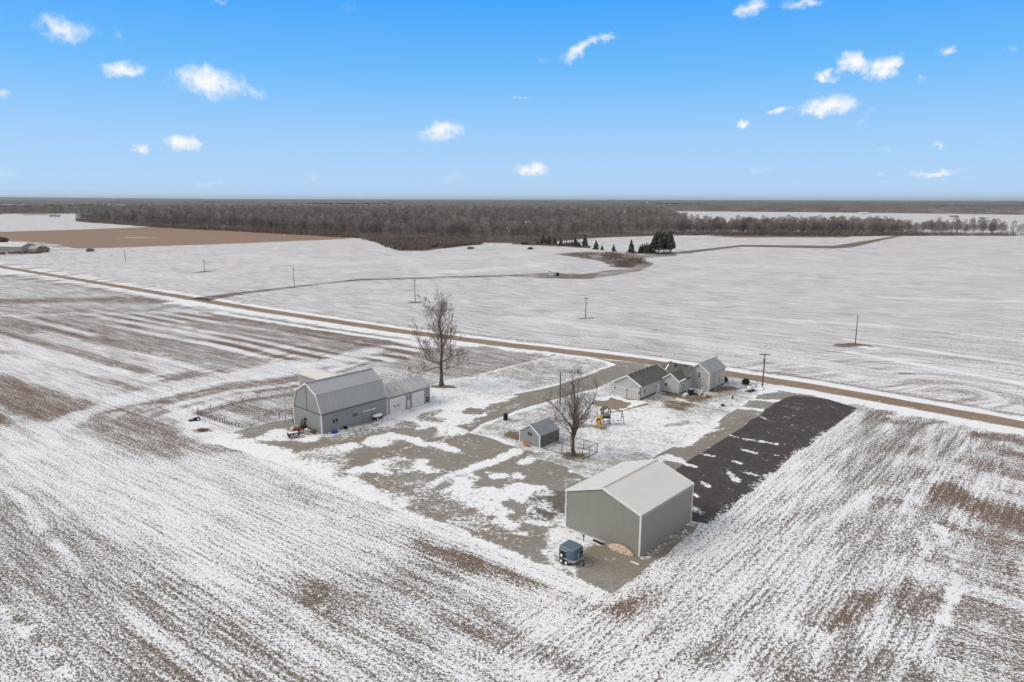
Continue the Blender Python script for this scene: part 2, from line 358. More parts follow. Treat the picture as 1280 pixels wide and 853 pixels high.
# ------------------------------------------------------------------ cover painting (numpy, in ground metres)
def vnoise(x, y, s, seed=0):
    x = x/s; y = y/s; xi = np.floor(x).astype(int); yi = np.floor(y).astype(int); fx = x-xi; fy = y-yi
    fx = fx*fx*(3-2*fx); fy = fy*fy*(3-2*fy)
    def h(a, b):
        n = (a*374761393+b*668265263+seed*974711) & 0x7fffffff; n = (n ^ (n >> 13))*1274126177 & 0x7fffffff
        return ((n ^ (n >> 16)) & 0xffff)/65535.
    return (h(xi, yi)*(1-fx)+h(xi+1, yi)*fx)*(1-fy)+(h(xi, yi+1)*(1-fx)+h(xi+1, yi+1)*fx)*fy
def seg_dist(x, y, pts):
    d = np.full(x.shape, 1e9)
    for (ax, ay), (bx, by) in zip(pts[:-1], pts[1:]):
        ux, uy = bx-ax, by-ay; L2 = ux*ux+uy*uy+1e-9
        t = np.clip(((x-ax)*ux+(y-ay)*uy)/L2, 0, 1)
        d = np.minimum(d, np.hypot(x-ax-t*ux, y-ay-t*uy))
    return d
def inside(x, y, pts):
    r = np.zeros(x.shape, bool); n = len(pts)
    for i in range(n):
        (ax, ay), (bx, by) = pts[i], pts[(i+1) % n]
        c = ((ay > y) != (by > y)) & (x < (bx-ax)*(y-ay)/(by-ay+1e-12)+ax); r ^= c
    return r
class Cover:
    def __init__(s, X, Y, snow=.5, soil=.2, rb=0.):
        s.X = X; s.Y = Y; s.a = [np.full(X.shape, v, float) for v in (snow, soil, rb)]
        s.jit = None
    def put(s, idx, d, w, feather, ch, val, k=1.):
        t = np.clip((d-w)/max(feather, 1e-3), 0, 1); wt_ = (1-t*t*(3-2*t))*k
        a = s.a[ch]; a[idx] = a[idx]*(1-wt_)+val*wt_
    def _sel(s, pts, m):
        xs = [p[0] for p in pts]; ys = [p[1] for p in pts]
        return np.nonzero((s.X > min(xs)-m) & (s.X < max(xs)+m) & (s.Y > min(ys)-m) & (s.Y < max(ys)+m))
    def stroke(s, px, w, val, ch=0, feather=None, k=1., jit=.5, world=False):
        pts = px if world else [at(*p) for p in px]; feather = w*.9 if feather is None else feather*1.1
        I = s._sel(pts, w+feather+jit*2)
        if not len(I[0]): return
        x, y = s.X[I], s.Y[I]; d = seg_dist(x, y, pts)+(vnoise(x, y, 2.3, 5)-.5)*2*jit+(vnoise(x, y, 7., 9)-.5)*jit+(vnoise(x, y, .95, 11)-.5)*1.3*jit
        s.put(I, d, w/2, feather, ch, val, k)
    def blob(s, px, val, ch=0, feather=1., k=1., jit=.8, world=False):
        pts = px if world else [at(*p) for p in px]
        I = s._sel(pts, feather+jit*3)
        if not len(I[0]): return
        feather = feather*1.15; x, y = s.X[I], s.Y[I]; d = seg_dist(x, y, list(pts)+[pts[0]]); d = np.where(inside(x, y, pts), -d, d)
        d = d+(vnoise(x, y, 2.3, 5)-.5)*2*jit+(vnoise(x, y, 6., 9)-.5)*2*jit+(vnoise(x, y, .95, 11)-.5)*1.3*jit
        s.put(I, d, 0, feather, ch, val, k)
def set_cover(me, C):
    at_ = me.color_attributes.new('cover', 'FLOAT_COLOR', 'POINT')
    n = len(me.vertices); arr = np.ones((n, 4), np.float32)
    for i in range(3): arr[:, i] = np.clip(C.a[i].ravel()[:n], -1, 2)
    at_.data.foreach_set('color', arr.ravel())
def grid_axis(lo, hi, step, far, growth):
    a = list(np.arange(lo, hi+1e-6, step)); g = step; l = a[0]; r = a[-1]; L, Rr = [], []
    while l > -far: g *= growth; l -= g; L.append(l)
    g = step
    while r < far: g *= growth; r += g; Rr.append(r)
    return np.array(L[::-1]+a+Rr)
def np_mesh(name, V, Fq, mat, C=None):
    me = bpy.data.meshes.new(name); me.vertices.add(len(V)); me.vertices.foreach_set('co', np.asarray(V, np.float32).ravel())
    k = Fq.shape[1]; me.loops.add(Fq.size); me.loops.foreach_set('vertex_index', Fq.astype(np.int32).ravel())
    me.polygons.add(len(Fq)); me.polygons.foreach_set('loop_start', np.arange(0, Fq.size, k, dtype=np.int32))
    me.update(calc_edges=True); me.materials.append(mat)
    if C is not None: set_cover(me, C)
    o = bpy.data.objects.new(name, me); COL.objects.link(o); return o
SHEETS = {}
def sheet(name, poly, z, mat, snow, soil, rb=0., step=.5, world=False, paint=None, smooth=0):
    """a flat piece of ground bounded by poly, meshed finely enough to carry its cover"""
    pts = poly if world else [at(*p) for p in poly]
    P = []
    for a, b in zip(pts, pts[1:]+pts[:1]):
        n = max(1, int(math.hypot(b[0]-a[0], b[1]-a[1])/(step*1.5)))
        for i in range(n):
            x = a[0]+(b[0]-a[0])*i/n; y = a[1]+(b[1]-a[1])*i/n; P.append((x, y))
    PA = np.array(P); j = smooth
    if j:
        PA = PA+np.stack([(vnoise(PA[:, 0], PA[:, 1], 3.1, 1)-.5), (vnoise(PA[:, 0], PA[:, 1], 3.1, 2)-.5)], 1)*j
    P = [tuple(p) for p in PA]
    gx, gy = np.meshgrid(np.arange(PA[:, 0].min()+.1, PA[:, 0].max(), step), np.arange(PA[:, 1].min()+.1, PA[:, 1].max(), step))
    gx = gx.ravel(); gy = gy.ravel(); k = inside(gx, gy, P); gx, gy = gx[k], gy[k]
    d = seg_dist(gx, gy, P+[P[0]]); k = d > step*.35; gx, gy = gx[k], gy[k]
    gx = gx+rng.uniform(-.1, .1, gx.size)*step; gy = gy+rng.uniform(-.1, .1, gy.size)*step
    allp = [Vector(p) for p in P]+[Vector((x, y)) for x, y in zip(gx, gy)]; n = len(P)
    v, e, f, *_ = geometry.delaunay_2d_cdt(allp, [], [list(range(n))], 1, 1e-5)
    V = np.array([(q[0], q[1], z) for q in v]); Fq = np.array([t if len(t) == 3 else t[:3] for t in f])
    c = np.cross(V[Fq[:, 1]]-V[Fq[:, 0]], V[Fq[:, 2]]-V[Fq[:, 0]])[:, 2]; Fq[c < 0] = Fq[c < 0][:, ::-1]
    C = Cover(V[:, 0], V[:, 1], snow, soil, rb)
    if paint: paint(C)
    o = np_mesh(name, V, Fq, GM[mat], C); tag(o, kind='structure'); return o

ROAD_MID = [at(-0, 333.7), at(165, 361), at(320, 387.2), at(500, 414.4), at(640, 432.2), at(780, 448.5), at(906, 467), at(1020, 485), at(1280, 532)]
def extend(pts, a, b):
    p0, p1 = Vector(pts[0]), Vector(pts[1]); q0, q1 = Vector(pts[-1]), Vector(pts[-2])
    return [tuple(p0+(p0-p1).normalized()*a)]+list(pts)+[tuple(q0+(q0-q1).normalized()*b)]
ROAD_MID = extend(ROAD_MID, 600, 300)
def offset_line(pts, d):
    out = []
    for i, p in enumerate(pts):
        a = Vector(pts[max(i-1, 0)]); b = Vector(pts[min(i+1, len(pts)-1)]); t = (b-a).normalized()
        out.append((p[0]-t.y*d, p[1]+t.x*d))
    return out
E_LINE = [at(765, 745), at(889, 656), at(985, 575), at(1073, 511)]
W_LINE = [at(262, 540), at(300, 545), at(420, 597), at(560, 657), at(700, 718), at(765, 745)]

def paint_field(C):
    X, Y = C.X, C.Y
    # north of the road: more snow
    rd = np.array([np.interp(X, [p[0] for p in ROAD_MID], [p[1] for p in ROAD_MID])])[0]
    north = np.clip((Y-rd)/2, 0, 1)
    C.a[0][:] = .50*(1-north)+.565*north; C.a[1][:] = .26+.56*north
    far = np.clip((np.hypot(X, Y)-600)/500, 0, 1); C.a[0][:] += far*.0
    # west striped interior: brown bands along the rows
    th = math.radians(-34.5); u = X*math.cos(th)+Y*math.sin(th); v = -X*math.sin(th)+Y*math.cos(th)
    west = [(0, 385), (250, 392), (470, 425), (530, 440), (480, 448), (367, 452), (240, 478), (190, 492), (120, 515), (0, 560), (-700, 640), (-900, 385)]
    Cw = Cover(X, Y, 0.); Cw.blob(west, 1., 0, 8, 1, 2); m = Cw.a[0]
    band = np.sin(v*2*math.pi/5.6+(vnoise(u*.2, v, 7, 3)-.5)*2.4)*.5+.5
    fade = vnoise(u*.35, v, 14, 4)
    C.a[0] += m*(.13-.50*np.clip(band*1.6-.40, 0, 1)*np.clip(fade*1.8+.05, .4, 1)); C.a[1] += m*.75*np.clip(band*1.5-.3, 0, 1)
    # east headland rows run along the yard's east side
    s = lambda px, w, val, **k: C.stroke(px, w, val, **k)
    Ch = Cover(X, Y, 0.); e = E_LINE; dx = (e[-1][0]-e[0][0], e[-1][1]-e[0][1]); L = math.hypot(*dx); dx = (dx[0]/L, dx[1]/L)
    p0 = (e[0][0]-dx[0]*3, e[0][1]-dx[1]*3); p1 = (e[-1][0]+dx[0]*6, e[-1][1]+dx[1]*6); nrm = (dx[1], -dx[0])
    head = [p0, p1, (p1[0]+nrm[0]*24, p1[1]+nrm[1]*24), (p0[0]+nrm[0]*24-dx[0]*20, p0[1]+nrm[1]*24-dx[1]*20), (p0[0]-dx[0]*12+nrm[0]*2, p0[1]-dx[1]*12)]
    Ch.blob(head, 1., 0, 5, 1, 2.5, world=True); C.a[2][:] = Ch.a[0]
    east = np.clip((X-38)/18, 0, 1)*(1-north)*(1-Ch.a[0]); C.a[0] -= .055*east; C.a[1] += .28*east
    # passes of the machines sweep round the yard: bands at constant distance from its edge
    path = [at(1200, 492), at(1073, 511), at(985, 575), at(889, 656), at(768, 748), at(629, 694), at(500, 646), at(384, 596), at(300, 552), at(225, 522), at(300, 500), at(371, 484), at(470, 452)]
    near = (X > -160) & (X < 140) & (Y > 25) & (Y < 190); D = np.full(X.shape, 99.); D[near] = seg_dist(X[near], Y[near], path); out = near & ~inside(X, Y, path)
    sw = (vnoise(D, (X+Y)/9, 1.15, 41)-.5)*.34+(vnoise(D, (X-Y)/14, 3.4, 42)-.5)*.26+(vnoise(D, (X+Y)/20, .62, 43)-.5)*.22
    C.a[0] += sw*out*np.clip((46-D)/16, 0, 1)
    sw2 = (vnoise(v, u/16, 1.25, 44)-.5)*.26+(vnoise(v, u/24, 3.8, 45)-.5)*.22
    C.a[0] += sw2*near*np.clip((D-30)/16, 0, 1)*(1-north)
    # bare brown streaks
    for px, w, val, soil in [
        ([(1165, 612), (1200, 627), (1290, 657)], 3.6, .16, .85), ([(1185, 659), (1242, 673), (1290, 686)], 1.3, .25, .9), ([(1220, 542), (1290, 552)], 2.0, .2, .8),
        ([(1223, 580), (1290, 597)], 2.2, .33, .8), ([(1248, 562), (1290, 576)], 2.4, .3, .8), ([(1150, 750), (1242, 766), (1290, 796)], 3.0, .30, .7),
        ([(1210, 800), (1290, 830)], 2.0, .42, .5), ([(1180, 700), (1290, 742)], 2.0, .42, .7),
        ([(1083, 745), (1060, 764), (1030, 785)], 1.3, .15, .8), ([(1094, 622), (1157, 637)], 1.2, .28, .7), ([(1094, 523), (1129, 528)], 1.6, .25, .6), ([(1130, 560), (1150, 590), (1120, 600)], 3, .4, .5),
        ([(1080, 690), (1040, 735), (1000, 760)], 2.5, .42, .5), ([(955, 800), (1010, 853)], 2.4, .44, .4), ([(1110, 640), (1085, 690)], 3, .42, .5),
        ([(500, 671), (560, 694), (624, 722)], 1.5, .14, .75), ([(657, 737), (699, 748)], 1.6, .15, .85), ([(376, 727), (430, 752), (481, 776)], 1.7, .2, .7),
        ([(320, 701), (376, 727)], 1.2, .33, .5), ([(732, 786), (765, 772), (795, 755)], 2.2, .22, .95), ([(795, 790), (850, 770)], 1.2, .38, .6),
        ([(320, 598), (413, 634), (500, 672)], 2.6, .40, .5), ([(180, 532), (225, 555), (337, 600), (412, 632)], 2.6, .43, .5),
        ([(80, 664), (155, 676)], 2.2, .40, .3), ([(130, 721), (223, 752)], 2.4, .41, .35), ([(0, 712), (65, 748)], 2.6, .40, .3), ([(275, 783), (302, 800)], 1.8, .38, .45),
        ([(189, 632), (309, 697)], 1.8, .41, .5), ([(-10, 560), (20, 585)], 5, .35, .7), ([(620, 660), (690, 690)], 1.0, .3, .6), ([(350, 655), (430, 700)], 1.6, .42, .5),
        ([(440, 745), (520, 800)], 2.2, .42, .4), ([(560, 760), (640, 810)], 2.0, .43, .4), ([(590, 640), (650, 668)], 1.0, .3, .5),
        # west: traced stripes
        ([(277, 396), (360, 408), (480, 427)], 4.5, .18, .8), ([(240, 405), (330, 417), (469, 441)], 4, .3, .7), ([(131, 424), (200, 434), (300, 454)], 5, .22, .75),
        ([(86, 401), (157, 420), (240, 441), (330, 461)], 3.6, .32, .7), ([(0, 401), (82, 431), (187, 461)], 4, .30, .75), ([(0, 441), (56, 461), (124, 480)], 3, .38, .7),
        ([(118, 477), (145, 484), (172, 492)], 6, .12, .85), ([(0, 478), (40, 492), (82, 512)], 8, .20, .85), ([(225, 469), (285, 480)], 3.4, .25, .7), ([(60, 392), (140, 405)], 4, .35, .6),
        ([(326, 487), (371, 480)], 2.5, .12, .85), ([(210, 502), (300, 486), (375, 470)], 1.4, .25, .7), ([(371, 473), (273, 485), (176, 505), (98, 521)], 1.6, .22, .7), ([(242, 559), (320, 594), (400, 626)], 1.6, .34, .5), ([(60, 545), (75, 575), (120, 610), (190, 645)], 1.5, .36, .5), ([(30, 560), (50, 600), (100, 640)], 1.6, .36, .5),
        ([(90, 530), (130, 545), (165, 560)], 5, .36, .6), ([(160, 530), (200, 540), (225, 552)], 4, .28, .7), ([(175, 390), (210, 384)], 3, .3, .5),
        ([(-400, 380), (0, 377), (120, 375), (212, 376)], 7, .18, .75), ([(90, 352), (165, 366), (215, 376)], 2.5, .3, .6)]:
        s(px, w*.8, val+.06, feather=w*1.1, jit=.5+w*.22); s(px, w*1.2, soil, ch=1, feather=w)
    # whiter streaks and wheel tracks
    for px, w, val, k in [
        ([(169, 497), (240, 480), (367, 455)], 5, .72, .8), ([(465, 438), (410, 454), (330, 468)], 4, .70, .8), ([(172, 497), (90, 522), (62, 545), (80, 580), (150, 615), (230, 650)], 2.6, .72, .8), ([(40, 545), (30, 570), (60, 610), (130, 650)], 3, .70, .7), ([(100, 540), (110, 565), (170, 595), (250, 630)], 2.0, .70, .7), ([(371, 466), (273, 478), (200, 494)], 1.2, .74, .8), ([(371, 480), (290, 490), (215, 508), (240, 530), (300, 560), (360, 585)], 1.6, .74, .8), ([(0, 759), (45, 800), (86, 845)], .35, .98, 1),
        ([(0, 545), (120, 600), (250, 650), (330, 690)], 8, .70, .8), ([(230, 590), (330, 640), (430, 690)], 7, .69, .8), ([(690, 760), (770, 820), (830, 853)], 4, .72, .8),
        ([(600, 730), (700, 790)], 2.5, .70, .8), ([(860, 700), (960, 640), (1010, 590)], 6, .68, .7), ([(900, 650), (980, 585), (1060, 530)], 4, .66, .7),
        ([(820, 790), (940, 700)], 4, .67, .6), ([(1147, 659), (1161, 694)], .4, .8, 1), ([(1175, 659), (1192, 697), (1195, 729), (1182, 778)], .45, .85, 1),
        ([(1150, 600), (1130, 640)], .6, .8, .8), ([(1170, 590), (1150, 635)], .6, .8, .8), ([(1190, 600), (1290, 632)], 1.2, .7, .8), ([(1130, 575), (1290, 612)], 2.5, .68, .6),
        ([(1120, 700), (1290, 760)], 2.0, .68, .6), ([(1100, 790), (1220, 853)], 2, .68, .6), ([(900, 780), (960, 730), (1010, 700)], 4, .66, .6),
        ([(0, 425), (90, 455), (200, 485)], 3, .72, .7), ([(0, 447), (80, 478), (160, 500)], 5, .72, .8), ([(50, 418), (220, 465)], 2.5, .66, .7), ([(0, 395), (330, 388)], 3, .62, .6),
        ([(640, 750), (560, 710), (480, 680)], 1.2, .66, .6)]:
        s(px, w, val, k=k)
    # thick white verge along the yard's edges
    C.stroke([(255, 535), (340, 575), (384, 592), (440, 622), (500, 645)], 4.0, .68, jit=1.2, feather=3, k=.9)
    C.stroke([(500, 645), (560, 664), (629, 693), (700, 722), (760, 744)], 1.6, .80, jit=.6)
    C.stroke([(778, 742), (825, 712), (893, 660), (988, 580), (1070, 517)], 1.6, .66, jit=.7)
    # road verges
    C.stroke(offset_line(ROAD_MID, 4.3), 2.4, 1.05, world=True, jit=.9, feather=1.2); C.stroke(offset_line(ROAD_MID, 7.3), .9, .35, world=True, jit=.4, feather=.6, k=.7)
    C.stroke(offset_line(ROAD_MID, -4.9), 3.0, 1.0, world=True, jit=1.1, feather=1.5)
    C.stroke([(270, 391), (400, 412), (500, 426), (600, 443)], 1.5, .9, jit=.4)
    C.stroke([(0, 344), (90, 356), (165, 369), (240, 386)], .9, .1, jit=.4)
    C.stroke([(215, 379), (228, 377), (240, 382)], 3, .95)
    # leaf-brown ground under the tall tree
    C.blob([(548, 436), (600, 436), (680, 445), (660, 452), (600, 466), (560, 470), (530, 462), (500, 458)], .40, feather=3, jit=1.5)
    C.blob([(548, 436), (600, 436), (680, 445), (660, 452), (600, 466), (560, 470), (530, 462)], .75, 1, feather=2)
    # pasture in front of the pens
    for px, w, val in [([(250, 517), (300, 503), (372, 492)], 1.0, .3), ([(300, 510), (330, 515), (371, 516)], 2.2, .32), ([(237, 529), (262, 541), (300, 552)], 2, .8), ([(245, 560), (340, 560)], 2, .4)]:
        s(px, w, val)
    # far-field streaks
    for px, w, val in [([(640, 398), (760, 410), (900, 432), (1100, 470)], 5, .64), ([(1075, 352), (1180, 362), (1290, 366)], 14, .58), ([(900, 395), (1020, 402), (1160, 412), (1290, 428)], 1.2, .72),
        ([(1100, 372), (1290, 378)], 2.0, .7), ([(1060, 440), (1290, 482)], 1.4, .85), ([(1060, 425), (1290, 457)], 1.2, .82), ([(980, 344), (1160, 356)], 2, .5),
        ([(840, 330), (1000, 335), (1290, 345)], 10, .60), ([(1100, 305), (1200, 310), (1290, 312)], 3, .5), ([(1180, 300), (1290, 303)], 5, .62), ([(860, 318), (1000, 322), (1100, 325)], 16, .58),
        ([(300, 320), (420, 330), (560, 322), (640, 318)], 16, .60), ([(500, 320), (540, 345)], 4, .62), ([(120, 335), (260, 350)], 6, .62), ([(560, 340), (640, 335), (680, 330)], 7, .64)]:
        s(px, w, val)
    # muddy island at the pole
    C.stroke([(1050, 432), (1068, 431), (1082, 433)], 2.6, .1, feather=1); C.stroke([(1050, 432), (1082, 433)], 4, .6, ch=1); C.stroke([(1080, 434), (1092, 436)], 1.2, .95)
    for p in ((732, 398), (519, 378), (368, 360), (256, 340), (157, 327)): C.stroke([(p[0]-4, p[1]), (p[0]+5, p[1]+.4)], 1.2, .1, feather=1)

ax = grid_axis(-105, 105, .55, 45000, 1.045); ay = grid_axis(42, 205, .55, 45000, 1.045)
GX, GY = np.meshgrid(ax, ay); nx, ny = len(ax), len(ay)
V = np.stack([GX.ravel(), GY.ravel(), np.zeros(nx*ny)], 1)
# a low rise of land far off to the left
hill = 55*np.exp(-((V[:, 0]+14000)/7000)**2-((V[:, 1]-14000)/3500)**2); V[:, 2] += hill
i = np.arange(nx-1)[None, :]+np.arange(ny-1)[:, None]*nx
Fq = np.stack([i, i+1, i+1+nx, i+nx], -1).reshape(-1, 4)
C = Cover(V[:, 0], V[:, 1]); paint_field(C)
ground = np_mesh('ground', V, Fq, GM['field'], C); tag(ground, kind='structure')

# ---- road
LV, RV = offset_line(ROAD_MID, 2.9), offset_line(ROAD_MID, -2.5)
def paint_road(C):
    C.stroke(offset_line(ROAD_MID, 1.1), .5, .8, ch=1, world=True, feather=.6); C.stroke(offset_line(ROAD_MID, -.8), .5, .8, ch=1, world=True, feather=.6); C.stroke(offset_line(ROAD_MID, 2.6), .3, .5, world=True, feather=.6, jit=.5); C.stroke(offset_line(ROAD_MID, -2.2), .3, .5, world=True, feather=.6, jit=.5)
    C.stroke([(0, 333.7), (100, 350)], 1.2, .4, feather=1)
sheet('road', [LV[0]]+LV[1:-1]+[LV[-1]]+RV[::-1], .016, 'road', .12, .15, step=1.4, world=True, paint=paint_road, smooth=.35)

# ---- gravel yard with its snow patches
def S(txt, ox, oy, k):  # list of crop coordinates -> photograph coordinates
    return [(ox+x/k, oy+y/k) for x, y in txt]
def paint_yard(C):
    b, s = C.blob, C.stroke
    b([(470, 528), (484, 518), (500, 512), (535, 503), (600, 501), (640, 495), (628, 501), (606, 508), (596, 512), (606, 521), (588, 527), (570, 532), (579, 541), (560, 541), (545, 533), (520, 536), (500, 530), (480, 534)], .80, feather=1.2)
    s([(583, 509), (596, 514), (606, 519), (596, 523)], .7, .95); b([(585, 508), (602, 512), (597, 518), (583, 515)], .1, feather=.5)
    s([(545, 516), (530, 522), (549, 525)], 1.6, .35); s([(506, 529), (516, 533)], 1.2, .3)
    s(S([(560, 190), (650, 165), (740, 190), (800, 215), (880, 215), (960, 245)], 320, 500, 3.878), 1.1, .82, jit=.5)
    b(S([(510, 205), (560, 180), (650, 160), (700, 180), (640, 215), (590, 235), (545, 225)], 320, 500, 3.878), .72, feather=1)
    b(S([(470, 345), (600, 285), (690, 278), (820, 295), (870, 350), (780, 345), (660, 350), (560, 345)], 320, 500, 3.878), .86, feather=1)
    b(S([(610, 320), (700, 290), (760, 300), (740, 330), (690, 340)], 320, 500, 3.878), .33, feather=1.5, k=.8)
    b(S([(230, 260), (400, 225), (480, 230), (440, 290), (400, 320), (280, 330)], 320, 500, 3.878), .54, feather=2)
    b(S([(0, 180), (120, 150), (170, 175), (320, 165), (290, 190), (150, 195), (60, 195)], 320, 500, 3.878), .70, feather=.8)
    s(S([(350, 170), (480, 140), (560, 120)], 320, 500, 3.878), .9, .85, jit=.3); s(S([(390, 165), (620, 120)], 320, 500, 3.878), 3.5, .52, feather=2.5, k=.8)
    s([(645, 564), (640, 567), (616.5, 577), (583, 589), (556, 601)], 1.5, .95, jit=.35, feather=.8)
    b([(515, 606), (545, 598), (590, 588), (600, 597), (585, 606), (590, 615), (620, 625), (632, 640), (610, 643), (580, 632), (550, 622), (520, 613)], .78, feather=1)
    s([(557, 606), (549, 611)], 1.0, .25); s([(600, 594), (612, 590)], .6, .85)
    for p, w in [([(612, 613), (625, 622)], 2.2), ([(640, 612), (655, 622)], 2.4), ([(652, 606), (677, 613)], 1.2), ([(592, 627), (619, 637)], 2.4), ([(566, 650), (576, 653)], 1.6), ([(590, 648), (606, 660)], 1.6),
                 ([(625, 652), (642, 658)], 1.6), ([(662, 649), (680, 654)], 1.6), ([(688, 649), (706, 654)], 1.8), ([(616, 596), (630, 594)], 1.0), ([(667, 572), (689, 572.5)], 1.0), ([(655, 577), (660, 576)], .8),
                 ([(698, 579), (713, 584)], .6), ([(716, 588), (735, 590)], .9), ([(645, 592), (650, 597)], .8), ([(540, 655), (600, 680)], .8), ([(428, 560), (440, 556)], 1.2), ([(610, 660), (655, 668)], .9)]:
        s(p, w, .80, feather=.7, jit=.5)
    b([(420, 600), (520, 600), (560, 630), (620, 665), (560, 660), (480, 625)], .40, feather=3, k=.8)
    b([(705, 656), (694, 672), (683, 690), (692, 708), (715, 722), (745, 716), (755, 700), (790, 704), (803, 699), (790, 688), (760, 672), (720, 660)], .70, feather=1.2)
    b([(735, 690), (765, 686), (785, 696), (750, 712), (730, 708)], .36, feather=2, k=.8)
    # verge where field snow spills over the edge
    s([(262, 545), (340, 574), (384, 590), (428, 617), (475, 632)], 3.6, .80, feather=2.5, jit=1.2)
    s([(475, 632), (539, 655), (578, 670), (629, 693), (700, 721), (762, 744)], 1.0, .85, jit=.4)
    b([(770, 738), (745, 728), (722, 716), (728, 708), (755, 706), (800, 702), (840, 680), (868, 662), (878, 662), (840, 692), (800, 722)], -.05, feather=1.2)
    s([(748, 690), (772, 688), (786, 694)], 1.8, .0, feather=1.5); s([(712, 700), (735, 704)], 1.2, .2, feather=.8)
    s([(806, 697), (838, 677), (866, 660)], .5, .46, feather=.6, jit=.2); s([(862, 652), (880, 650)], .6, .5)
    s([(940, 499), (960, 501), (985, 503)], 1.0, .85, jit=.4); s([(925, 510), (940, 511), (955, 513)], .8, .8, jit=.4); s([(948, 491), (965, 489)], 1.4, .8)
    s([(895, 530), (870, 545), (850, 558)], 1.5, .82, jit=.7); s([(806, 578), (835, 572), (846, 576)], 1.2, .8)
    s([(880, 540), (905, 536)], .8, .7); s([(960, 484), (1020, 492), (1075, 508)], 2, .9)
    for p, w, v_ in [([(480, 560), (540, 585), (600, 600)], .5, .45), ([(470, 566), (530, 592), (590, 608)], .5, .45), ([(620, 500), (560, 540), (470, 575)], .4, .5), ([(630, 503), (570, 545), (480, 580)], .4, .5), ([(640, 600), (600, 640), (560, 655)], .4, .5), ([(500, 600), (600, 650), (680, 690)], .5, .42), ([(720, 600), (660, 640), (640, 670)], .4, .45)]: s(p, w, v_, feather=.4, k=.7)
    for p, w in [([(440, 575), (520, 560), (590, 548)], 2.5), ([(600, 560), (690, 590)], 3), ([(450, 600), (520, 630)], 3), ([(730, 690), (800, 710)], 2.5), ([(380, 556), (460, 552)], 2), ([(560, 640), (640, 670)], 3)]: s(p, w, .75, ch=1, feather=3)
    # brown and dark wet soil
    b([(665, 636), (680, 622), (709, 618), (709, 640), (690, 645)], -.4, 0, feather=1.5)
    b([(360, 545), (420, 545), (440, 560), (400, 572), (350, 570)], .6, 1, feather=3); b([(560, 560), (640, 555), (700, 580), (640, 600), (580, 590)], .45, 1, feather=5)
    s([(840, 600), (880, 565), (930, 530)], 5, .6, ch=1); s([(590, 525), (700, 492), (780, 462), (850, 462)], 9, .5, ch=1, feather=6)
    s([(810, 700), (868, 662)], 2.2, .8, ch=1)
YARD = [(262, 551), (285, 543), (310, 535), (345, 527), (370, 523), (372, 505), (480, 482), (533, 484), (560, 475.5), (587, 472), (675, 450), (692, 443), (735, 447.5), (752, 448.5), (800, 455), (862, 464), (900, 472), (958, 481), (1010, 489), (1062, 507), (876, 652), (868, 667), (765, 744), (700, 718), (629, 691), (578, 668), (500, 640), (430, 612), (384, 592), (340, 577)]
sheet('gravel_yard', YARD, .004, 'yard', .14, .2, step=.5, paint=paint_yard, smooth=1.2)

sheet('mud_patch', [(652, 634), (660, 620), (685, 613), (712, 615), (712, 648), (690, 650), (668, 648)], .010, 'mud', .10, .3, step=.4, smooth=3.5, paint=lambda C: (C.stroke([(668, 648), (652, 634), (660, 620), (685, 613)], 1.2, .50, feather=1.2, jit=1.0), C.stroke([(668, 648), (690, 650), (712, 648)], 1.4, .52, feather=1.2, jit=1.0), C.stroke([(672, 628), (690, 640)], 1.0, .42)))
def paint_lawn_a(C):
    C.stroke([(769, 456), (732, 470), (695, 483), (636, 495), (609, 502), (583, 505)], 1.3, .95, jit=.3); C.stroke([(700, 443), (735, 447), (762, 452.5), (766, 456)], 1.6, .98)
    C.stroke([(587, 470), (630, 459), (675, 449)], 1.4, .9); C.blob([(675, 450), (735, 452), (745, 458), (700, 470), (640, 465)], .40, feather=4, k=.7); C.blob([(533, 484), (600, 470), (640, 490), (583, 505), (533, 503)], .70, feather=4)
    C.stroke([(545, 484), (562, 484)], 1.4, -.2, feather=.6); C.stroke([(540, 485), (565, 485)], 2, .9, ch=1)
sheet('lawn', [(533, 484), (560, 474), (587, 471), (675, 449), (700, 443), (735, 447), (762, 452), (769, 456), (755, 462), (732, 470), (695, 483), (636, 495), (609, 502), (583, 506), (533, 505)], .012, 'lawn', .52, .2, step=.6, paint=paint_lawn_a, smooth=.8)

def paint_lawn_b(C):
    b, s = C.blob, C.stroke
    s([(585, 541), (600, 531), (631, 520), (653, 511), (675, 505), (720, 492), (745, 486)], 1.2, .85, jit=.5)
    s([(585, 541), (615, 548), (640, 556)], .7, .95); s([(958, 482), (946, 495), (928, 507), (909, 519), (896, 529), (848, 556), (809, 576)], 1.6, .95, jit=.5)
    b([(745, 520), (820, 515), (880, 530), (850, 552), (780, 565), (740, 545)], .72, feather=4); b([(870, 500), (940, 490), (900, 520), (850, 520)], .48, feather=3, k=.8)
    s([(905, 468), (935, 474), (958, 482)], 1.2, .95); b([(725, 575), (800, 575), (780, 596), (730, 592)], .46, feather=3)
    s([(848, 513), (870, 500), (905, 495)], .7, .3, k=.6)
    for p, w in [([(847, 508), (872, 500), (885, 496)], 2.0), ([(893, 489), (912, 486)], 1.8), ([(842, 505), (850, 512)], 1.4), ([(838, 493), (848, 497)], 1.2)]:
        s(p, w*.8, .16, feather=1.6, jit=.9); s(p, w*1.4, 1.0, ch=1)
    s([(846, 498), (860, 503), (866, 504)], .5, .95); s([(833, 533), (850, 531), (858, 528)], .7, .3); s([(640, 544), (650, 547)], 1.6, .0); s([(640, 544), (650, 547)], 2.4, 1., ch=1)
    s([(709, 569), (724, 569)], 1.4, -.1, feather=.8); s([(700, 570), (728, 571)], 2, .9, ch=1); s([(728, 532), (752, 534)], 1.3, .05); s([(660, 566), (700, 571), (724, 577)], .6, .1, feather=.5)
    s([(930, 485), (945, 478)], .8, .4)
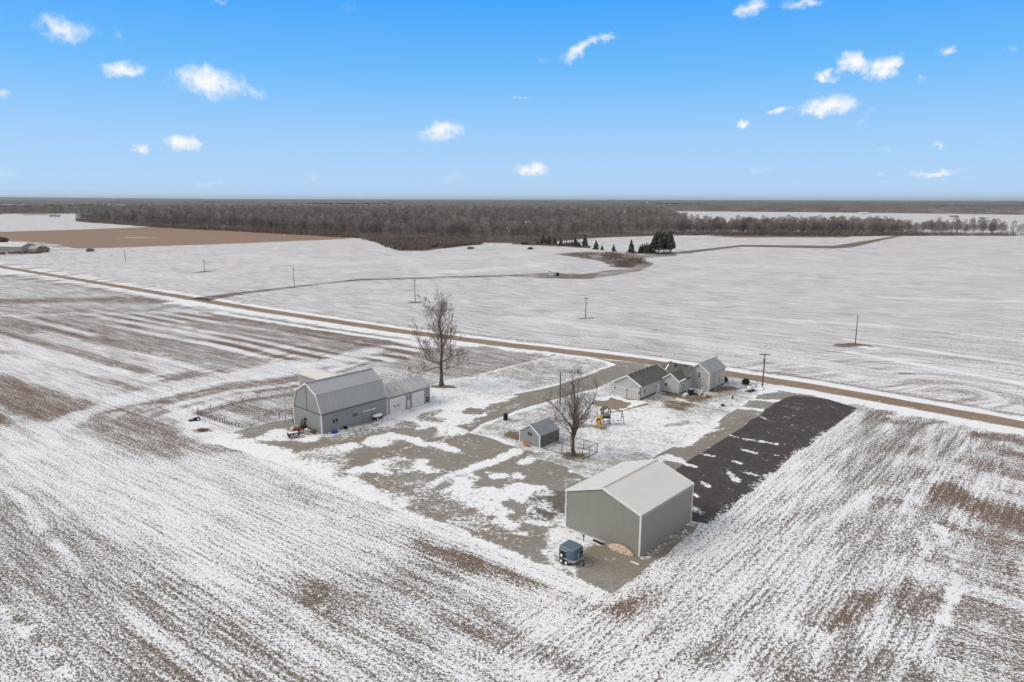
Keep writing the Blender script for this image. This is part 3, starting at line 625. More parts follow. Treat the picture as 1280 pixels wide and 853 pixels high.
sheet('garden', [(585, 541), (600, 531), (631, 520), (653, 511), (675, 505), (720, 492), (745, 486), (768, 475), (800, 465.5), (835, 459.5), (870, 464.5), (905, 470), (935, 476), (958, 483), (946, 495), (928, 507), (909, 519), (896, 529), (848, 556), (809, 576), (775, 598), (730, 598), (705, 584), (668, 572), (640, 558), (610, 547)], .012, 'lawn', .50, .15, step=.5, paint=paint_lawn_b, smooth=.8)

def paint_asph(C):
    s = C.stroke
    for p, w in [([(959, 525), (970, 529), (986, 533)], .55), ([(911, 544), (930, 549), (950, 552), (971, 556)], .7), ([(874, 567), (894, 571)], .4), ([(855, 580), (868, 584)], .55), ([(908, 574), (925, 579)], .5), ([(930, 563), (947, 567)], .4),
                 ([(879, 604), (887, 609)], .55), ([(908, 587), (914, 593)], .4), ([(918, 598), (922, 602)], .5), ([(1014, 511), (1020, 513)], .5), ([(951, 521), (955, 523)], .5), ([(868, 636), (876, 641)], .6), ([(996, 563), (1004, 566)], .3),
                 ([(895, 541), (903, 542)], .6), ([(965, 568), (973, 570)], .3), ([(935, 592), (944, 594)], .3), ([(1000, 520), (1006, 521)], .3), ([(867, 618), (871, 621)], .5), ([(907, 620), (915, 624)], .4), ([(970, 512), (985, 515)], .3)]:
        s(p, w*.55, .66, feather=.6, jit=.3)
    s([(889, 655), (985, 574), (1040, 534), (1073, 511)], .3, .42, jit=.5, feather=.8); C.blob([(985, 510), (1040, 512), (1030, 530), (960, 540)], .18, feather=3)
sheet('asphalt_pad', [(993, 494), (1035, 499), (1073, 511), (1040, 535), (985, 575), (889, 656), (862, 652), (820, 625), (822, 604), (846, 585), (884, 561), (925, 536), (948, 520), (968, 504), (980, 498)], .012, 'asphalt', .10, .2, step=.45, paint=paint_asph, smooth=.6)
sheet('concrete_apron', [(766, 494.5), (803, 501), (812, 506), (775, 514.5), (738, 505), (747, 498)], .020, 'apron', .10, .3, step=.4,
      paint=lambda C: [C.stroke(p, w, .9, feather=.5) for p, w in [([(772, 497), (782, 501), (792, 502)], 1.3), ([(750, 499), (762, 494)], 1.6), ([(780, 512), (800, 503)], .5)]])

# ---- farther fields, ditches and brush ground
def far_sheet(name, poly, mat, snow, soil, z=.03, step=4., smooth=4, paint=None): return sheet(name, poly, z, mat, snow, soil, step=step, smooth=smooth, paint=paint)
far_sheet('tan_field', [(-420, 297), (0, 290), (90, 287.5), (175, 284.5), (215, 283), (330, 290), (449, 297), (430, 299), (300, 304.5), (140, 310), (95, 311), (60, 304), (0, 301), (-420, 312)], 'tan', .02, .2, step=6,
          paint=lambda C: (C.stroke([(150, 297), (195, 297.5)], 8, .5, feather=6), C.stroke([(0, 292), (200, 286)], 8, .6, ch=1, feather=6)))
far_sheet('ditch', [(240, 373), (300, 365.5), (353, 359.5), (411, 352.8), (449, 348.8), (640, 343.5), (690, 341), (726, 343), (795, 334), (812, 328), (818, 330), (800, 339), (740, 349), (700, 348.5), (640, 346), (449, 351), (411, 355.2), (353, 362), (300, 369), (262, 376)], 'weeds', .42, .4, z=.016, step=1.5, smooth=1.2)
far_sheet('brush_ground', [(692, 317.5), (725, 315.5), (760, 315), (800, 319), (842, 317), (846, 320), (805, 323), (812, 331), (795, 337), (765, 334), (752, 327), (720, 322)], 'weeds', .40, .4, z=.02, step=2.5)
far_sheet('brush_ground', [(450, 298), (520, 299), (603, 303.5), (602, 306), (570, 309), (530, 314), (500, 314), (482, 309), (470, 303)], 'weeds', .22, .5, z=.02, step=3)
far_sheet('woodland_floor', [(95, 276.4), (160, 281.8), (215, 285.4), (300, 289.4), (449, 298), (520, 299.5), (603, 303.6), (650, 304.4), (700, 302), (738, 298), (790, 296), (842, 294.6), (842, 288), (860, 281), (840, 276), (700, 273.5), (500, 272.6), (300, 271.5), (180, 271.5), (130, 272.5)], 'weeds', .30, .5, step=14, smooth=6)
far_sheet('woodland_floor', [(838, 293), (1000, 293.6), (1128, 294.4), (1128, 291.5), (838, 290)], 'weeds', .30, .5, step=8, smooth=4)
far_sheet('farm_track', [(842, 315.5), (900, 309.5), (927, 306.2), (1042, 307.5), (1090, 300), (1118, 295.5), (1128, 295.5), (1105, 300), (1066, 309.5), (1040, 311), (927, 308.6), (860, 316.8)], 'weeds', .18, .2, z=.03, step=3, smooth=1.5)
far_sheet('green_field', [(880, 295), (960, 293.8), (1063, 296), (1060, 297.2), (950, 297), (920, 297)], 'weeds', .2, .1, z=.02, step=4)
far_sheet('farmstead_ground', [(-80, 306), (0, 304), (50, 303), (110, 311), (60, 316), (0, 320), (-80, 325)], 'weeds', .48, .3, z=.02, step=3)
#PART2
# ================================================================== buildings
R = math.radians
def opening(parent, name, wall, pos, z0, w, h, mat, frame=None, fw=.09, W=0, proud=.04, label=None):
    """a pane or door set on a wall; wall 'front' is x=0 facing -x, 'right' is y=0 facing -y"""
    root = MB(); fr = MB(); t = proud
    def B(mb, u0, u1, z_0, z_1, d0, d1):
        if wall == 'front': mb.span((-d1, u0, z_0), (-d0, u1, z_1))
        else: mb.span((u0, -d1, z_0), (u1, -d0, z_1))
    B(root, pos, pos+w, z0, z0+h, .0, t); o = root.build(name, mat, parent)
    if label: o['label'] = label
    if frame:
        B(fr, pos-fw, pos, z0-fw, z0+h+fw, 0, t+.03); B(fr, pos+w, pos+w+fw, z0-fw, z0+h+fw, 0, t+.03)
        B(fr, pos, pos+w, z0+h, z0+h+fw, 0, t+.03); B(fr, pos, pos+w, z0-fw, z0, 0, t+.03)
        fr.build('frame', frame, o)
    return o
def building(name, loc, th, L, W, prof, wall, roof, label, cat, trim=None, over=.25, thick=.12, group=None, root=None, x0=0., y0=0., trim_w=.16, wallname='wall', roofname='roof', corners=True, snow_gable=False):
    root = root or empty(name, loc, R(th), label, cat, group)
    prof = [(y+y0, z) for y, z in prof]
    poly = [(prof[-1][0], 0), (prof[0][0], 0)]+[(y, z) for y, z in prof]
    MB().prism(poly, 0, x0, x0+L).build(wallname, wall, root)
    slopes = []
    for i, ((ya, za), (yb, zb)) in enumerate(zip(prof[:-1], prof[1:])):
        l = math.hypot(yb-ya, zb-za); ty, tz = (yb-ya)/l, (zb-za)/l
        if i == 0: ya, za = ya-ty*over, za-tz*over
        if i == len(prof)-2: yb, zb = yb+ty*over, zb+tz*over
        o = MB().prism([(ya, za+.01), (yb, zb+.01), (yb, zb+.01+thick), (ya, za+.01+thick)], 0, x0-over, x0+L+over).build(roofname, roof, root); slopes.append(o)
        if trim:
            for xa, xb in ((x0-over-.03, x0-over+.09), (x0+L+over-.09, x0+L+over+.03)):
                MB().prism([(ya, za-.10), (yb, zb-.10), (yb, zb+thick+.05), (ya, za+thick+.05)], 0, xa, xb).build('rake_trim', trim, root)
    if trim and corners:
        for (cx, cy) in ((x0, prof[0][0]), (x0, prof[-1][0]), (x0+L, prof[0][0])):
            z = prof[0][1]-.1
            MB().span((cx-.06, cy-.06, 0), (cx+.10, cy+.10, z)).build('corner_trim', trim, root)
    return root, slopes

# ---- big pole building
b, _ = building('pole_building', (14.6, 71.4), 47, 11.9, 10.7, [(0, 5.05), (5.3, 6.75), (10.7, 4.85)], M['shed_wall'], M['shed_roof'],
    'large plain grey metal pole building with a pale ridged roof beside the dark asphalt pad', 'pole building', M['white'], over=.12)
MB().box((5.95, 5.33, 6.92), (12.2, .3, .04)).build('ridge_cap', M['shed_roof'], b)
MB().span((-.02, .2, 0), (-.06, 10.5, .22)).build('base_trim', M['concrete'], b); MB().span((.2, -.02, 0), (11.7, -.06, .2)).build('base_trim', M['concrete'], b)
MB().span((-.12, -.16, 4.90), (12.02, -.24, 4.98)).build('gutter', M['steel'], b)

# ---- gambrel barn and its attached garage wing
barn, _ = building('gambrel_barn', (-32.9, 112.6), 48.5, 14.2, 8.7, [(0, 3.65), (1.25, 6.65), (4.35, 8.25), (7.45, 6.55), (8.7, 3.55)], M['barn_wall'], M['barn_roof'],
    'tall grey metal barn with a gambrel roof and white edge trim', 'barn', M['white'], over=.12)
MB().span((-.03, .1, 3.42), (-.08, 8.6, 3.52)).build('gable_band', M['dark_metal'], barn); MB().span((-.03, 4.32, 3.52), (-.06, 4.38, 8.1)).build('gable_seam', M['dark_metal'], barn)
MB().box((7.1, 4.35, 8.42), (14.5, .4, .06)).build('ridge_cap', M['steel'], barn)
MB().box((7.1, 1.22, 6.80), (14.45, .10, .05)).build('slope_break', M['steel'], barn); MB().span((-.1, -.14, 3.42), (14.3, -.24, 3.50)).build('eave_trim', M['dark_metal'], barn)
for x in (2.3, 2.9): opening(barn, 'window', 'right', x, 1.45, .36, .62, M['glass'], None)
for x in (6.55, 7.1): opening(barn, 'window', 'right', x, 1.55, .32, .55, M['glass'], None)
opening(barn, 'window', 'front', 4.55, 1.35, .5, .5, M['glass'], None); opening(barn, 'window', 'front', 5.15, 1.4, .4, .45, M['glass'], None)
sdoor = opening(barn, 'sliding_door', 'right', 8.75, .1, 1.35, 1.75, M['barn_wall'], M['steel'], .10, proud=.08)
MB().span((8.5, -.05, 1.98), (11.4, -.24, 2.12)).build('door_track', M['white'], sdoor)
opening(barn, 'side_door', 'right', 13.1, 0.1, .9, 1.3, M['barn_wall'], None, .06, proud=.05)
wing, _ = building('garage_wing', (-23.45, 123.3), 50.0, 10.8, 6.2, [(0, 3.35), (3.1, 5.0), (6.2, 3.35)], M['barn_wall'], M['wing_roof'],
    'low grey garage wing with two white overhead doors and rust-streaked roof, beside the barn', 'garage', M['steel'], over=.14)
g1 = opening(wing, 'garage_door', 'right', .65, .06, 3.7, 2.75, M['overhead'], M['white'], .1, proud=.05, label='white overhead door with two small dark windows')
for x in (1.5, 2.35): MB().span((x, -.05, .98+.25), (x+.5, -.09, 1.18+.25)).build('window', M['glass'], g1)
for z in (.75, 1.43, 2.1): MB().span((.65, -.05, z), (4.35, -.065, z+.03)).build('panel_joint', M['steel'], g1)
d1 = opening(wing, 'door', 'right', 4.85, .06, .75, 1.75, M['door_white'], M['steel'], .06, proud=.05)
g2 = opening(wing, 'garage_door', 'right', 6.1, .06, 3.2, 2.85, M['overhead'], M['steel'], .09, proud=.05, label='plain white overhead door without windows')
for z in (.78, 1.48, 2.18): MB().span((6.1, -.05, z), (9.3, -.065, z+.03)).build('panel_joint', M['steel'], g2)
MB().box((5.1, -.16, 2.75), (.2, .25, .16)).build('wall_lamp', M['white'], wing)
for z in (.45, .95): MB().span((9.85, -.02, z), (10.6, -.07, z+.32)).build('window', M['glass'], wing)

# ---- low shed behind the barn: its wide pale slope faces the camera's left
back = empty('storage_shed', (-46.0, 142.9), R(48.5-90), 'low tan shed with a pale single slope showing behind the barn', 'shed')
MB().prism([(0, 0), (0, 2.85), (2.8, 3.75), (5.6, 2.85), (5.6, 0)], 0, 0, 13).build('wall', M['back_wall'], back)
MB().prism([(-.15, 2.82), (2.8, 3.77), (2.8, 3.89), (-.15, 2.94)], 0, -.15, 13.15).build('roof', M['shed_roof'], back)
MB().prism([(5.75, 2.82), (2.8, 3.77), (2.8, 3.89), (5.75, 2.94)], 0, -.15, 13.15).build('roof', M['shed_roof'], back)
MB().span((-.06, -.07, 0), (.1, .05, 2.8)).build('corner_trim', M['white'], back)

# ---- small shed by the kennel
sm, _ = building('small_shed', (4.6, 106.2), 47, 5.0, 4.4, [(0, 2.02), (2.2, 3.42), (4.4, 2.05)], M['barn_wall'], M['small_roof'],
    'small grey gable shed with twin dark windows beside the kennel and bare tree', 'shed', M['white'], over=.1, thick=.08, trim_w=.1)
opening(sm, 'window', 'front', 1.75, 1.55, .38, .5, M['glass'], None); opening(sm, 'window', 'front', 2.3, 1.6, .34, .5, M['glass'], None)
opening(sm, 'kennel_door', 'right', 1.2, .05, .7, 1.2, M['dark_metal'], None)
MB().span((.1, -.02, 0), (4.9, -.05, 1.85)).build('side_panel', mat_ribbed('dark_side', (.13, .13, .128, 1), .23, 'h', .12), sm)

# ---- farmhouse: attached garage, one-storey middle, two-storey end
house = empty('farmhouse', (34.9, 137.4), R(50), 'white farmhouse with dark shingle roofs, a double garage and a two-storey end', 'house')
building('', 0, 0, 12.2, 6.3, [(0, 3.0), (3.15, 4.65), (6.3, 3.0)], M['siding'], M['shingle'], '', '', M['white'], .3, .14, root=house, x0=-8.8, y0=4.1, wallname='garage_wall', roofname='garage_roof', corners=False)
building('', 0, 0, 5.0, 4.1, [(0, 2.75), (2.05, 4.2), (4.1, 2.75)], M['siding'], M['shingle'], '', '', M['white'], .25, .14, root=house, x0=0, y0=0, wallname='gable_wall', roofname='gable_roof', corners=False)
MB().prism([(2.9, 0), (2.9, 2.7), (6.1, 4.95), (9.4, 2.7), (9.4, 0)], 1, .05, 5.6).build('middle_wall', M['siding'], house)
for a, bb in ((2.55, 2.46), (9.75, 2.46)):
    MB().prism([(a, bb), (6.1, 4.97), (6.1, 5.12), (a, bb+.15)], 1, -.1, 5.8).build('middle_roof', M['shingle'], house)
building('', 0, 0, 7.9, 4.95, [(0, 3.98), (2.48, 5.72), (4.95, 3.98)], M['tan_siding'], M['grey_roof'], '', '', M['white'], .3, .12, root=house, x0=6.25, y0=-3.75, wallname='two_storey_wall', roofname='two_storey_roof')
def hop(name, ux, face, pos, z0, w, h, mat, frame=M['white'], fw=.07, off=0., label=None):
    """opening on the wall plane at offset ux of the house frame"""
    e = MB(); fr = MB()
    def B(mb, a, b_, c, d, p, q):
        if face == 'front': mb.span((ux-q, a, c), (ux-p, b_, d))
        else: mb.span((a, ux-q, c), (b_, ux-p, d))
    B(e, pos, pos+w, z0, z0+h, 0, .05); o = e.build(name, mat, house)
    if label: o['label'] = label
    if frame:
        B(fr, pos-fw, pos, z0-fw, z0+h+fw, 0, .08); B(fr, pos+w, pos+w+fw, z0-fw, z0+h+fw, 0, .08); B(fr, pos, pos+w, z0+h, z0+h+fw, 0, .08); B(fr, pos, pos+w, z0-fw, z0, 0, .08)
        fr.build('frame', frame, o)
    return o
for y in (4.75, 7.45):
    g = hop('garage_door', -8.8, 'front', y, .05, 2.35, 1.95, M['door_white'])
    for z in (.55, 1.05, 1.5): MB().span((-8.85, y, z), (-8.87, y+2.35, z+.025)).build('panel_joint', M['steel'], g)
for y, z in ((4.4, 1.55), (7.2, 1.65), (10.15, 1.6)): MB().box((-8.92, y, z), (.16, .14, .28)).build('wall_lamp', M['black'], house)
MB().span((-8.87, 7.22, .1), (-8.80, 7.30, 1.3)).build('door_post', M['dark_metal'], house)
MB().tube([(-8.86, 4.16, .1), (-8.86, 4.16, 2.8)], .05).build('downspout', M['dark_metal'], house)
hop('window', 4.1, 'right', -7.55, 1.1, .6, .85, M['glass']); hop('door', 4.1, 'right', -1.75, .2, .75, 1.75, M['white']); hop('window', 4.1, 'right', -2.7, 1.2, .35, .8, M['glass'])
MB().span((-8.8, 4.02, 0), (-2.4, 4.1, .38)).build('foundation', M['dark_found'], house)
hop('window', 0, 'front', 2.75, 1.35, .5, .75, M['glass']); hop('window', 0, 'right', 1.5, 1.35, .5, .7, M['glass'])
MB().span((-.04, .1, 0), (0, 4.0, .22)).build('foundation', M['dark_found'], house); MB().span((.1, -.04, 0), (4.9, 0, .2)).build('foundation', M['dark_found'], house)
w = hop('window', 6.25, 'front', -1.75, 2.75, .48, 1.15, M['glass']); MB().span((6.16, -1.75, 3.28), (6.20, -1.27, 3.36)).build('rail', M['white'], w)
hop('window', -3.75, 'right', 8.0, .95, .22, 1.15, M['glass']); hop('window', -3.75, 'right', 11.0, .9, .55, 1.45, M['glass']); hop('window', -3.75, 'right', 12.9, .95, .35, .6, M['glass'])
MB().span((6.3, -3.84, 0), (14.1, -3.75, .32)).build('foundation', M['dark_found'], house)
for x in (-7.9, -6.2, -4.5, -2.8, -1.1, .6): MB().box((x, 7.0, 4.86), (.26, .34, .16)).build('roof_vent', M['black'], house)
MB().tube([(5.2, 3.6, 4.2), (5.2, 3.6, 5.3)], .14).build('vent_pipe', M['black'], house); MB().box((5.7, 1.4, 4.95), (.28, .28, .3)).build('roof_vent', M['black'], house); MB().box((6.1, 5.2, 5.12), (.3, .3, .3)).build('chimney', M['dark_found'], house)
MB().add([(6.1, 5.7, 5.13), (2.5, 5.7, 2.6), (9.7, 5.7, 2.6), (6.1, 9.6, 2.5)], [(0, 1, 3), (0, 3, 2), (0, 2, 1)]).build('middle_roof', M['shingle'], house)
bm_ = MB().prism([(3.6, 3.42), (5.4, 4.68), (5.4, 4.75), (3.6, 3.49)], 1, 5.25, 5.55); bm_.build('roof_snow', M['snow'], house)
MB().box((1.2, -.15, 2.93), (2.6, .35, .14)).build('gutter_snow', M['snow'], house)
MB().span((9.5, -3.79, 0), (9.62, -3.9, 3.9)).build('downspout', M['white'], house)

# antenna mast, lattice
mast = empty('antenna_mast', (43.4, 141.0), 0, 'thin grey lattice antenna mast standing against the two-storey end of the house', 'antenna')
cor = [(.16*math.cos(a), .16*math.sin(a)) for a in (0, 2.094, 4.188)]
for x, y in cor: MB().tube([(x, y, 0), (x, y, 7.6)], .022, 4).build('leg', M['steel'], mast)
lat = MB()
for k in range(19):
    for i in range(3):
        a, c = cor[i], cor[(i+1) % 3]; lat.tube([(a[0], a[1], k*.4), (c[0], c[1], k*.4+.4)], .012, 3)
o = lat.build('lattice', M['steel'], mast)
an = MB().tube([(0, 0, 7.5), (0, 0, 8.2)], .03, 4).tube([(-.8, 0, 8.0), (.8, 0, 8.0)], .025, 4)
for k in range(7): an.tube([(-.75+k*.25, -.45+.03*k, 8.0), (-.75+k*.25, .45-.03*k, 8.0)], .015, 3)
an.build('aerial', M['steel'], mast)

# deck, steps, grill
deck = empty('deck', (38.0, 137.4), R(50), 'small white-railed wooden deck against the middle of the farmhouse', 'deck')
MB().span((-.2, -1.2, .45), (2.4, 1.6, .55)).build('platform', M['concrete'], deck)
for x, y in ((-.2, -1.2), (2.3, -1.2), (-.2, 1.5), (1.1, -1.2)): MB().span((x, y, 0), (x+.1, y+.1, 1.4)).build('post', M['white'], deck)
MB().span((-.15, -1.16, 1.3), (2.35, -1.1, 1.38)).build('rail', M['white'], deck); MB().span((-.16, -1.1, 1.3), (-.1, 1.5, 1.38)).build('rail', M['white'], deck)
MB().span((-.15, -1.16, .6), (2.35, -1.1, .9)).build('skirt', M['white'], deck)
steps = empty('deck_steps', (39.6, 135.2), R(50), 'short brown wooden steps with white sloping side rails by the house corner', 'steps')
for k in range(4): MB().span((k*.28, 0, 0), (k*.28+.28, 1.0, .14*(k+1))).build('step', M['tan'] if k % 2 else M['junk_brown'], steps)
for y in (-.06, 1.0): MB().prism([(0, .15), (1.15, .75), (1.15, 1.3), (0, .7)], 1, y, y+.07).build('side_rail', M['white'], steps)
gr = empty('barbecue_grill', (37.3, 137.0), R(30), 'black covered barbecue grill standing at the deck', 'grill')
MB().box((0, 0, .5), (1.1, .6, .8)).build('cabinet', M['black'], gr, bevel=.05); MB().tube([(-.5, 0, .98), (.5, 0, .98)], .32, 10).build('lid', M['black'], gr)
MB().box((0, .1, 1.30), (.7, .3, .06)).build('snow_cap', M['snow'], gr, bevel=.02)
wb = empty('snowy_planter', (36.0, 136.2), R(50), 'low white snow-topped planter box left of the grill', 'planter')
MB().box((0, 0, .25), (1.5, .7, .5)).build('box', M['junk_white'], wb, bevel=.04); MB().box((0, 0, .54), (1.4, .6, .12)).build('snow_cap', M['snow'], wb, bevel=.05)

# ================================================================== yard objects
# horse trailer: local x towards its rounded nose
tr = empty('horse_trailer', (5.35, 70.35), R(-43), 'blue two-axle horse trailer with a rounded roof parked on the snow by the pole building', 'trailer')
L_, Wd = 2.05, 2.05
prof = [(0, .42), (0, 1.55)]+[(.28-.28*math.cos(a), 1.62+.33*math.sin(a)) for a in np.linspace(.15, math.pi/2, 5)]
prof = prof+[(Wd-y, z) for y, z in reversed(prof)]
body = MB(); n = len(prof); secs = []
nose = [(0, 1.0, 0), (1.35, 1.0, 0), (1.72, .93, .0), (1.95, .80, .02), (2.06, .58, .05)]
nose = [(-.0, 1., 0), (.0001, 1., 0)]+nose[1:]
for x, k, dz in nose:
    secs.append([(x, Wd/2+(y-Wd/2)*k, z-dz*(z-.42)) for y, z in prof])
v = [p for s_ in secs for p in s_]; f = [tuple(range(n))]
for i_ in range(len(secs)-1):
    for k in range(n): f.append((i_*n+k, (i_+1)*n+k, (i_+1)*n+(k+1) % n, i_*n+(k+1) % n))
f.append(tuple((len(secs)-1)*n+k for k in reversed(range(n)))); body.add(v, f)
body.build('body', M['trailer_blue'], tr, smooth=False)
rf = MB(); top = [p for p in prof if p[1] > 1.6]
for (x0_, k0, _), (x1_, k1, _) in zip(nose[1:-1], nose[2:]):
    for (ya, za), (yb, zb) in zip(top[:-1], top[1:]):
        q = lambda x, k, y, z: (x, Wd/2+(y-Wd/2)*k*1.012, z+.012)
        rf.add([q(x0_, k0, ya, za), q(x1_, k1, ya, za), q(x1_, k1, yb, zb), q(x0_, k0, yb, zb)], [(0, 1, 2, 3)])
rf.build('roof', M['trailer_top'], tr)
def wheel(root, name, x, y, z, r, w_=.18):
    t = MB().tube([(x, y-w_/2, z), (x, y-w_*.3, z), (x, y+w_*.3, z), (x, y+w_/2, z)], [r*.88, r, r, r*.88], 18).build('tyre', M['black'], None)
    wh = empty(name, (0, 0, 0)); wh.parent = root; t.parent = wh
    h_ = MB().tube([(x, y-w_/2-.015, z), (x, y+w_/2+.0, z)], [r*.5, r*.55], 14).build('rim', M['white'], wh); return wh
for x in (.45, 1.15):
    for y in (-.10, Wd+.10): wheel(tr, 'wheel', x, y, .31, .31)
wheel(tr, 'spare_wheel', .50, -.13, 1.02, .33, .16)
for y in (-.2, Wd-.02): MB().prism([(.02, .42), (.1, .66), (.3, .74), (1.3, .74), (1.5, .66), (1.58, .42), (1.5, .42), (1.42, .60), (1.27, .68), (.33, .68), (.18, .60), (.1, .42)], 1, y, y+.22).build('fender', M['steel'], tr)
MB().prism([(.05, 1.35), (1.0, 1.35), (1.0, 1.53), (.05, 1.53)], 1, -.02, -.004).build('window_strip', M['black'], tr); MB().prism([(.02, 1.54), (1.1, 1.54), (1.1, 1.58), (.02, 1.58)], 1, -.03, -.004).build('trim_strip', M['white'], tr)
guard = MB()
gs = [(1.40, -.012), (1.735, .055), (1.97, .19), (2.08, .42), (2.08, Wd-.42), (1.97, Wd-.19), (1.735, Wd-.055)]
for (xa, ya), (xb, yb) in zip(gs[:-1], gs[1:]): guard.add([(xa, ya, .40), (xb, yb, .40), (xb, yb, .72), (xa, ya, .72)], [(0, 1, 2, 3)])
guard.build('rock_guard', M['steel'], tr)
MB().box((2.075, Wd*.72, 1.25), (.03, .42, .28)).build('window', M['black'], tr); MB().tube([(2.09, .8, .9), (2.09, .8, 1.4)], .025, 5).build('handle', M['white'], tr)
MB().tube([(1.6, .5, .4), (2.9, Wd/2, .38)], .05, 6).tube([(1.6, Wd-.5, .4), (2.9, Wd/2, .38)], .05, 6).build('drawbar', M['dark_metal'], tr); MB().tube([(2.7, Wd/2, .0), (2.7, Wd/2, .75)], .045, 6).build('jack', M['black'], tr)
MB().span((.05, .1, .36), (1.9, Wd-.1, .43)).build('chassis', M['dark_metal'], tr)

hyd = empty('blue_hydrant', (*at(729.5, 676.5), 0), 0, 'small dark blue yard hydrant standing in snow behind the horse trailer', 'hydrant')
MB().tube([(0, 0, 0), (0, 0, .6)], .06, 8).build('pipe', M['blue'], hyd); MB().box((0, 0, .68), (.22, .3, .26), 0).build('head', M['blue'], hyd, bevel=.03)
# cut firewood heap against the shed wall
heap_o = Vector(at(783, 692)); hp = empty('firewood_heap', (12.75, 72.7), R(-43), 'low heap of pale split firewood against the front wall of the pole building', 'firewood')
base_ = MB(); pts_ = []
for k in range(13):
    t = k/12*math.pi; pts_.append((-1.75*math.cos(t), .78*math.sin(t)))
for k in range(170):
    u = random.uniform(-1.65, 1.65); h_ = .78*(1-(u/1.75)**2)**.9; z = random.uniform(.05, 1)*h_; y = -.15-(h_-z)*.55+random.uniform(-.04, .04)
    l_ = random.uniform(.25, .42); Mx = Matrix.Rotation(random.uniform(-.5, .5), 3, 'Z') @ Matrix.Rotation(random.uniform(-.35, .35), 3, 'Y')
    o = MB().box((0, 0, 0), (l_, random.uniform(.10, .15), random.uniform(.10, .15)), M=Mx).build('log', M['tan'], hp); o.location = (u, y, z)
MB().prism([(x, z*.86) for x, z in pts_], 1, -.2, .0).build('backing', M['tan'], hp)
bar = tag(MB().box((0, 0, .12), (1.45, .18, .2)).build('black_timber', M['black']), 'black timber lying along the shed wall left of the firewood', 'timber'); bar.location = (10.3, 74.55, 0); bar.rotation_euler = (0, 0, R(-41))
wp = tag(MB().box((0, 0, .06), (1.1, .14, .1)).build('white_board', M['snow']), 'short snowy board lying on gravel before the corner of the pole building', 'board'); wp.location = (*at(793.5, 704.5), 0); wp.rotation_euler = (0, 0, R(-42))

# things by the barn gable
wag = empty('utility_wagon', (*at(367, 547), 0), R(28), 'dark loaded farm wagon nearest the camera at the barn gable', 'wagon')
MB().span((-.95, -.5, .35), (.95, .5, .45)).build('bed', M['dark_metal'], wag)
for y in (-.53, .49): MB().span((-.95, y, .45), (.95, y+.05, .85)).build('side_board', M['post'], wag)
for x in (-.98, .94): MB().span((x, -.5, .45), (x+.05, .5, .85)).build('end_board', M['post'], wag)
for x in (-.6, .6):
    for y in (-.58, .58): wheel(wag, 'wheel', x, y, .22, .22, .14)
MB().box((-.35, -.52, .55), (.35, .12, .3)).build('panel', M['junk_white'], wag); MB().box((.35, -.55, .62), (.5, .1, .3)).build('panel', M['junk_white'], wag); MB().box((0, .1, .86), (1.6, .7, .08)).build('snow_cap', M['snow'], wag, bevel=.03)
def drum(name, px, r, h, mat, label, cat, lid=None, lie=False, rz=0):
    e = empty(name, (*at(*px), 0), rz, label, cat)
    if lie: MB().tube([(-h/2, 0, r), (-h/2+.03, 0, r), (h/2-.03, 0, r), (h/2, 0, r)], [r*.93, r, r, r*.93], 14).build('body', mat, e)
    else: MB().tube([(0, 0, 0), (0, 0, h*.33), (0, 0, h*.35), (0, 0, h*.65), (0, 0, h*.67), (0, 0, h)], [r, r, r*1.04, r*1.04, r, r], 14).build('body', mat, e)
    if lid: MB().tube([(0, 0, h+.002), (0, 0, h+.06)], [r*.95, r*.8], 14).build('snow_cap', M['snow'], e)
    return e
tk = empty('red_fuel_tank', (*at(372, 542), 0), R(-20), 'dark red tank on a stand behind the farm wagon', 'tank')
MB().tube([(-.45, 0, .8), (-.4, 0, .8), (.4, 0, .8), (.45, 0, .8)], [.3, .38, .38, .3], 14).build('body', M['red'], tk)
for x in (-.3, .3):
    for y in (-.25, .25): MB().tube([(x, y, 0), (x, y*.8, .6)], .035, 5).build('leg', M['dark_metal'], tk)
drum('white_drum', (365.5, 541.5), .32, .95, M['junk_white'], 'weathered white drum left of the red tank', 'drum', True)
drum('grey_drum', (383.5, 543.5), .34, 1.0, M['steel'], 'grey steel drum in the middle of the clutter at the barn gable', 'drum', True)
drum('white_bucket', (387.5, 541), .26, .5, M['junk_white'], 'squat white bucket between the grey drum and the brown bale', 'bucket', False)
drum('brown_bale', (392, 542), .42, .8, M['junk_brown'], 'small round brown bale leaning at the barn gable near its corner', 'bale', False, True, R(-42))
lb = empty('leaning_board', (-37.2, 116.2), R(-42), 'dark green board leaning against the barn gable below the small window', 'board')
MB().box((0, -.25, .7), (1.0, .06, 1.45), M=Matrix.Rotation(R(-18), 3, 'X')).build('sheet', M['green_paint'], lb); MB().box((-.5, -.25, .7), (.05, .1, 1.5), M=Matrix.Rotation(R(-18), 3, 'X')).build('batten', M['junk_brown'], lb)
rc = empty('red_crate', (*at(379, 536.5), 0), R(10), 'dark red crate standing at the foot of the leaning board', 'crate')
for z in (.1, .32, .54): MB().span((-.35, -.3, z), (.35, -.26, z+.15)).build('slat', M['red'], rc)
for z in (.1, .32, .54): MB().span((-.35, .26, z), (.35, .3, z+.15)).build('slat', M['red'], rc)
MB().span((-.35, -.26, .04), (-.31, .26, .7)).span((.31, -.26, .04), (.35, .26, .7)).span((-.3, -.26, .04), (.3, .26, .08)).build('frame', M['junk_brown'], rc)
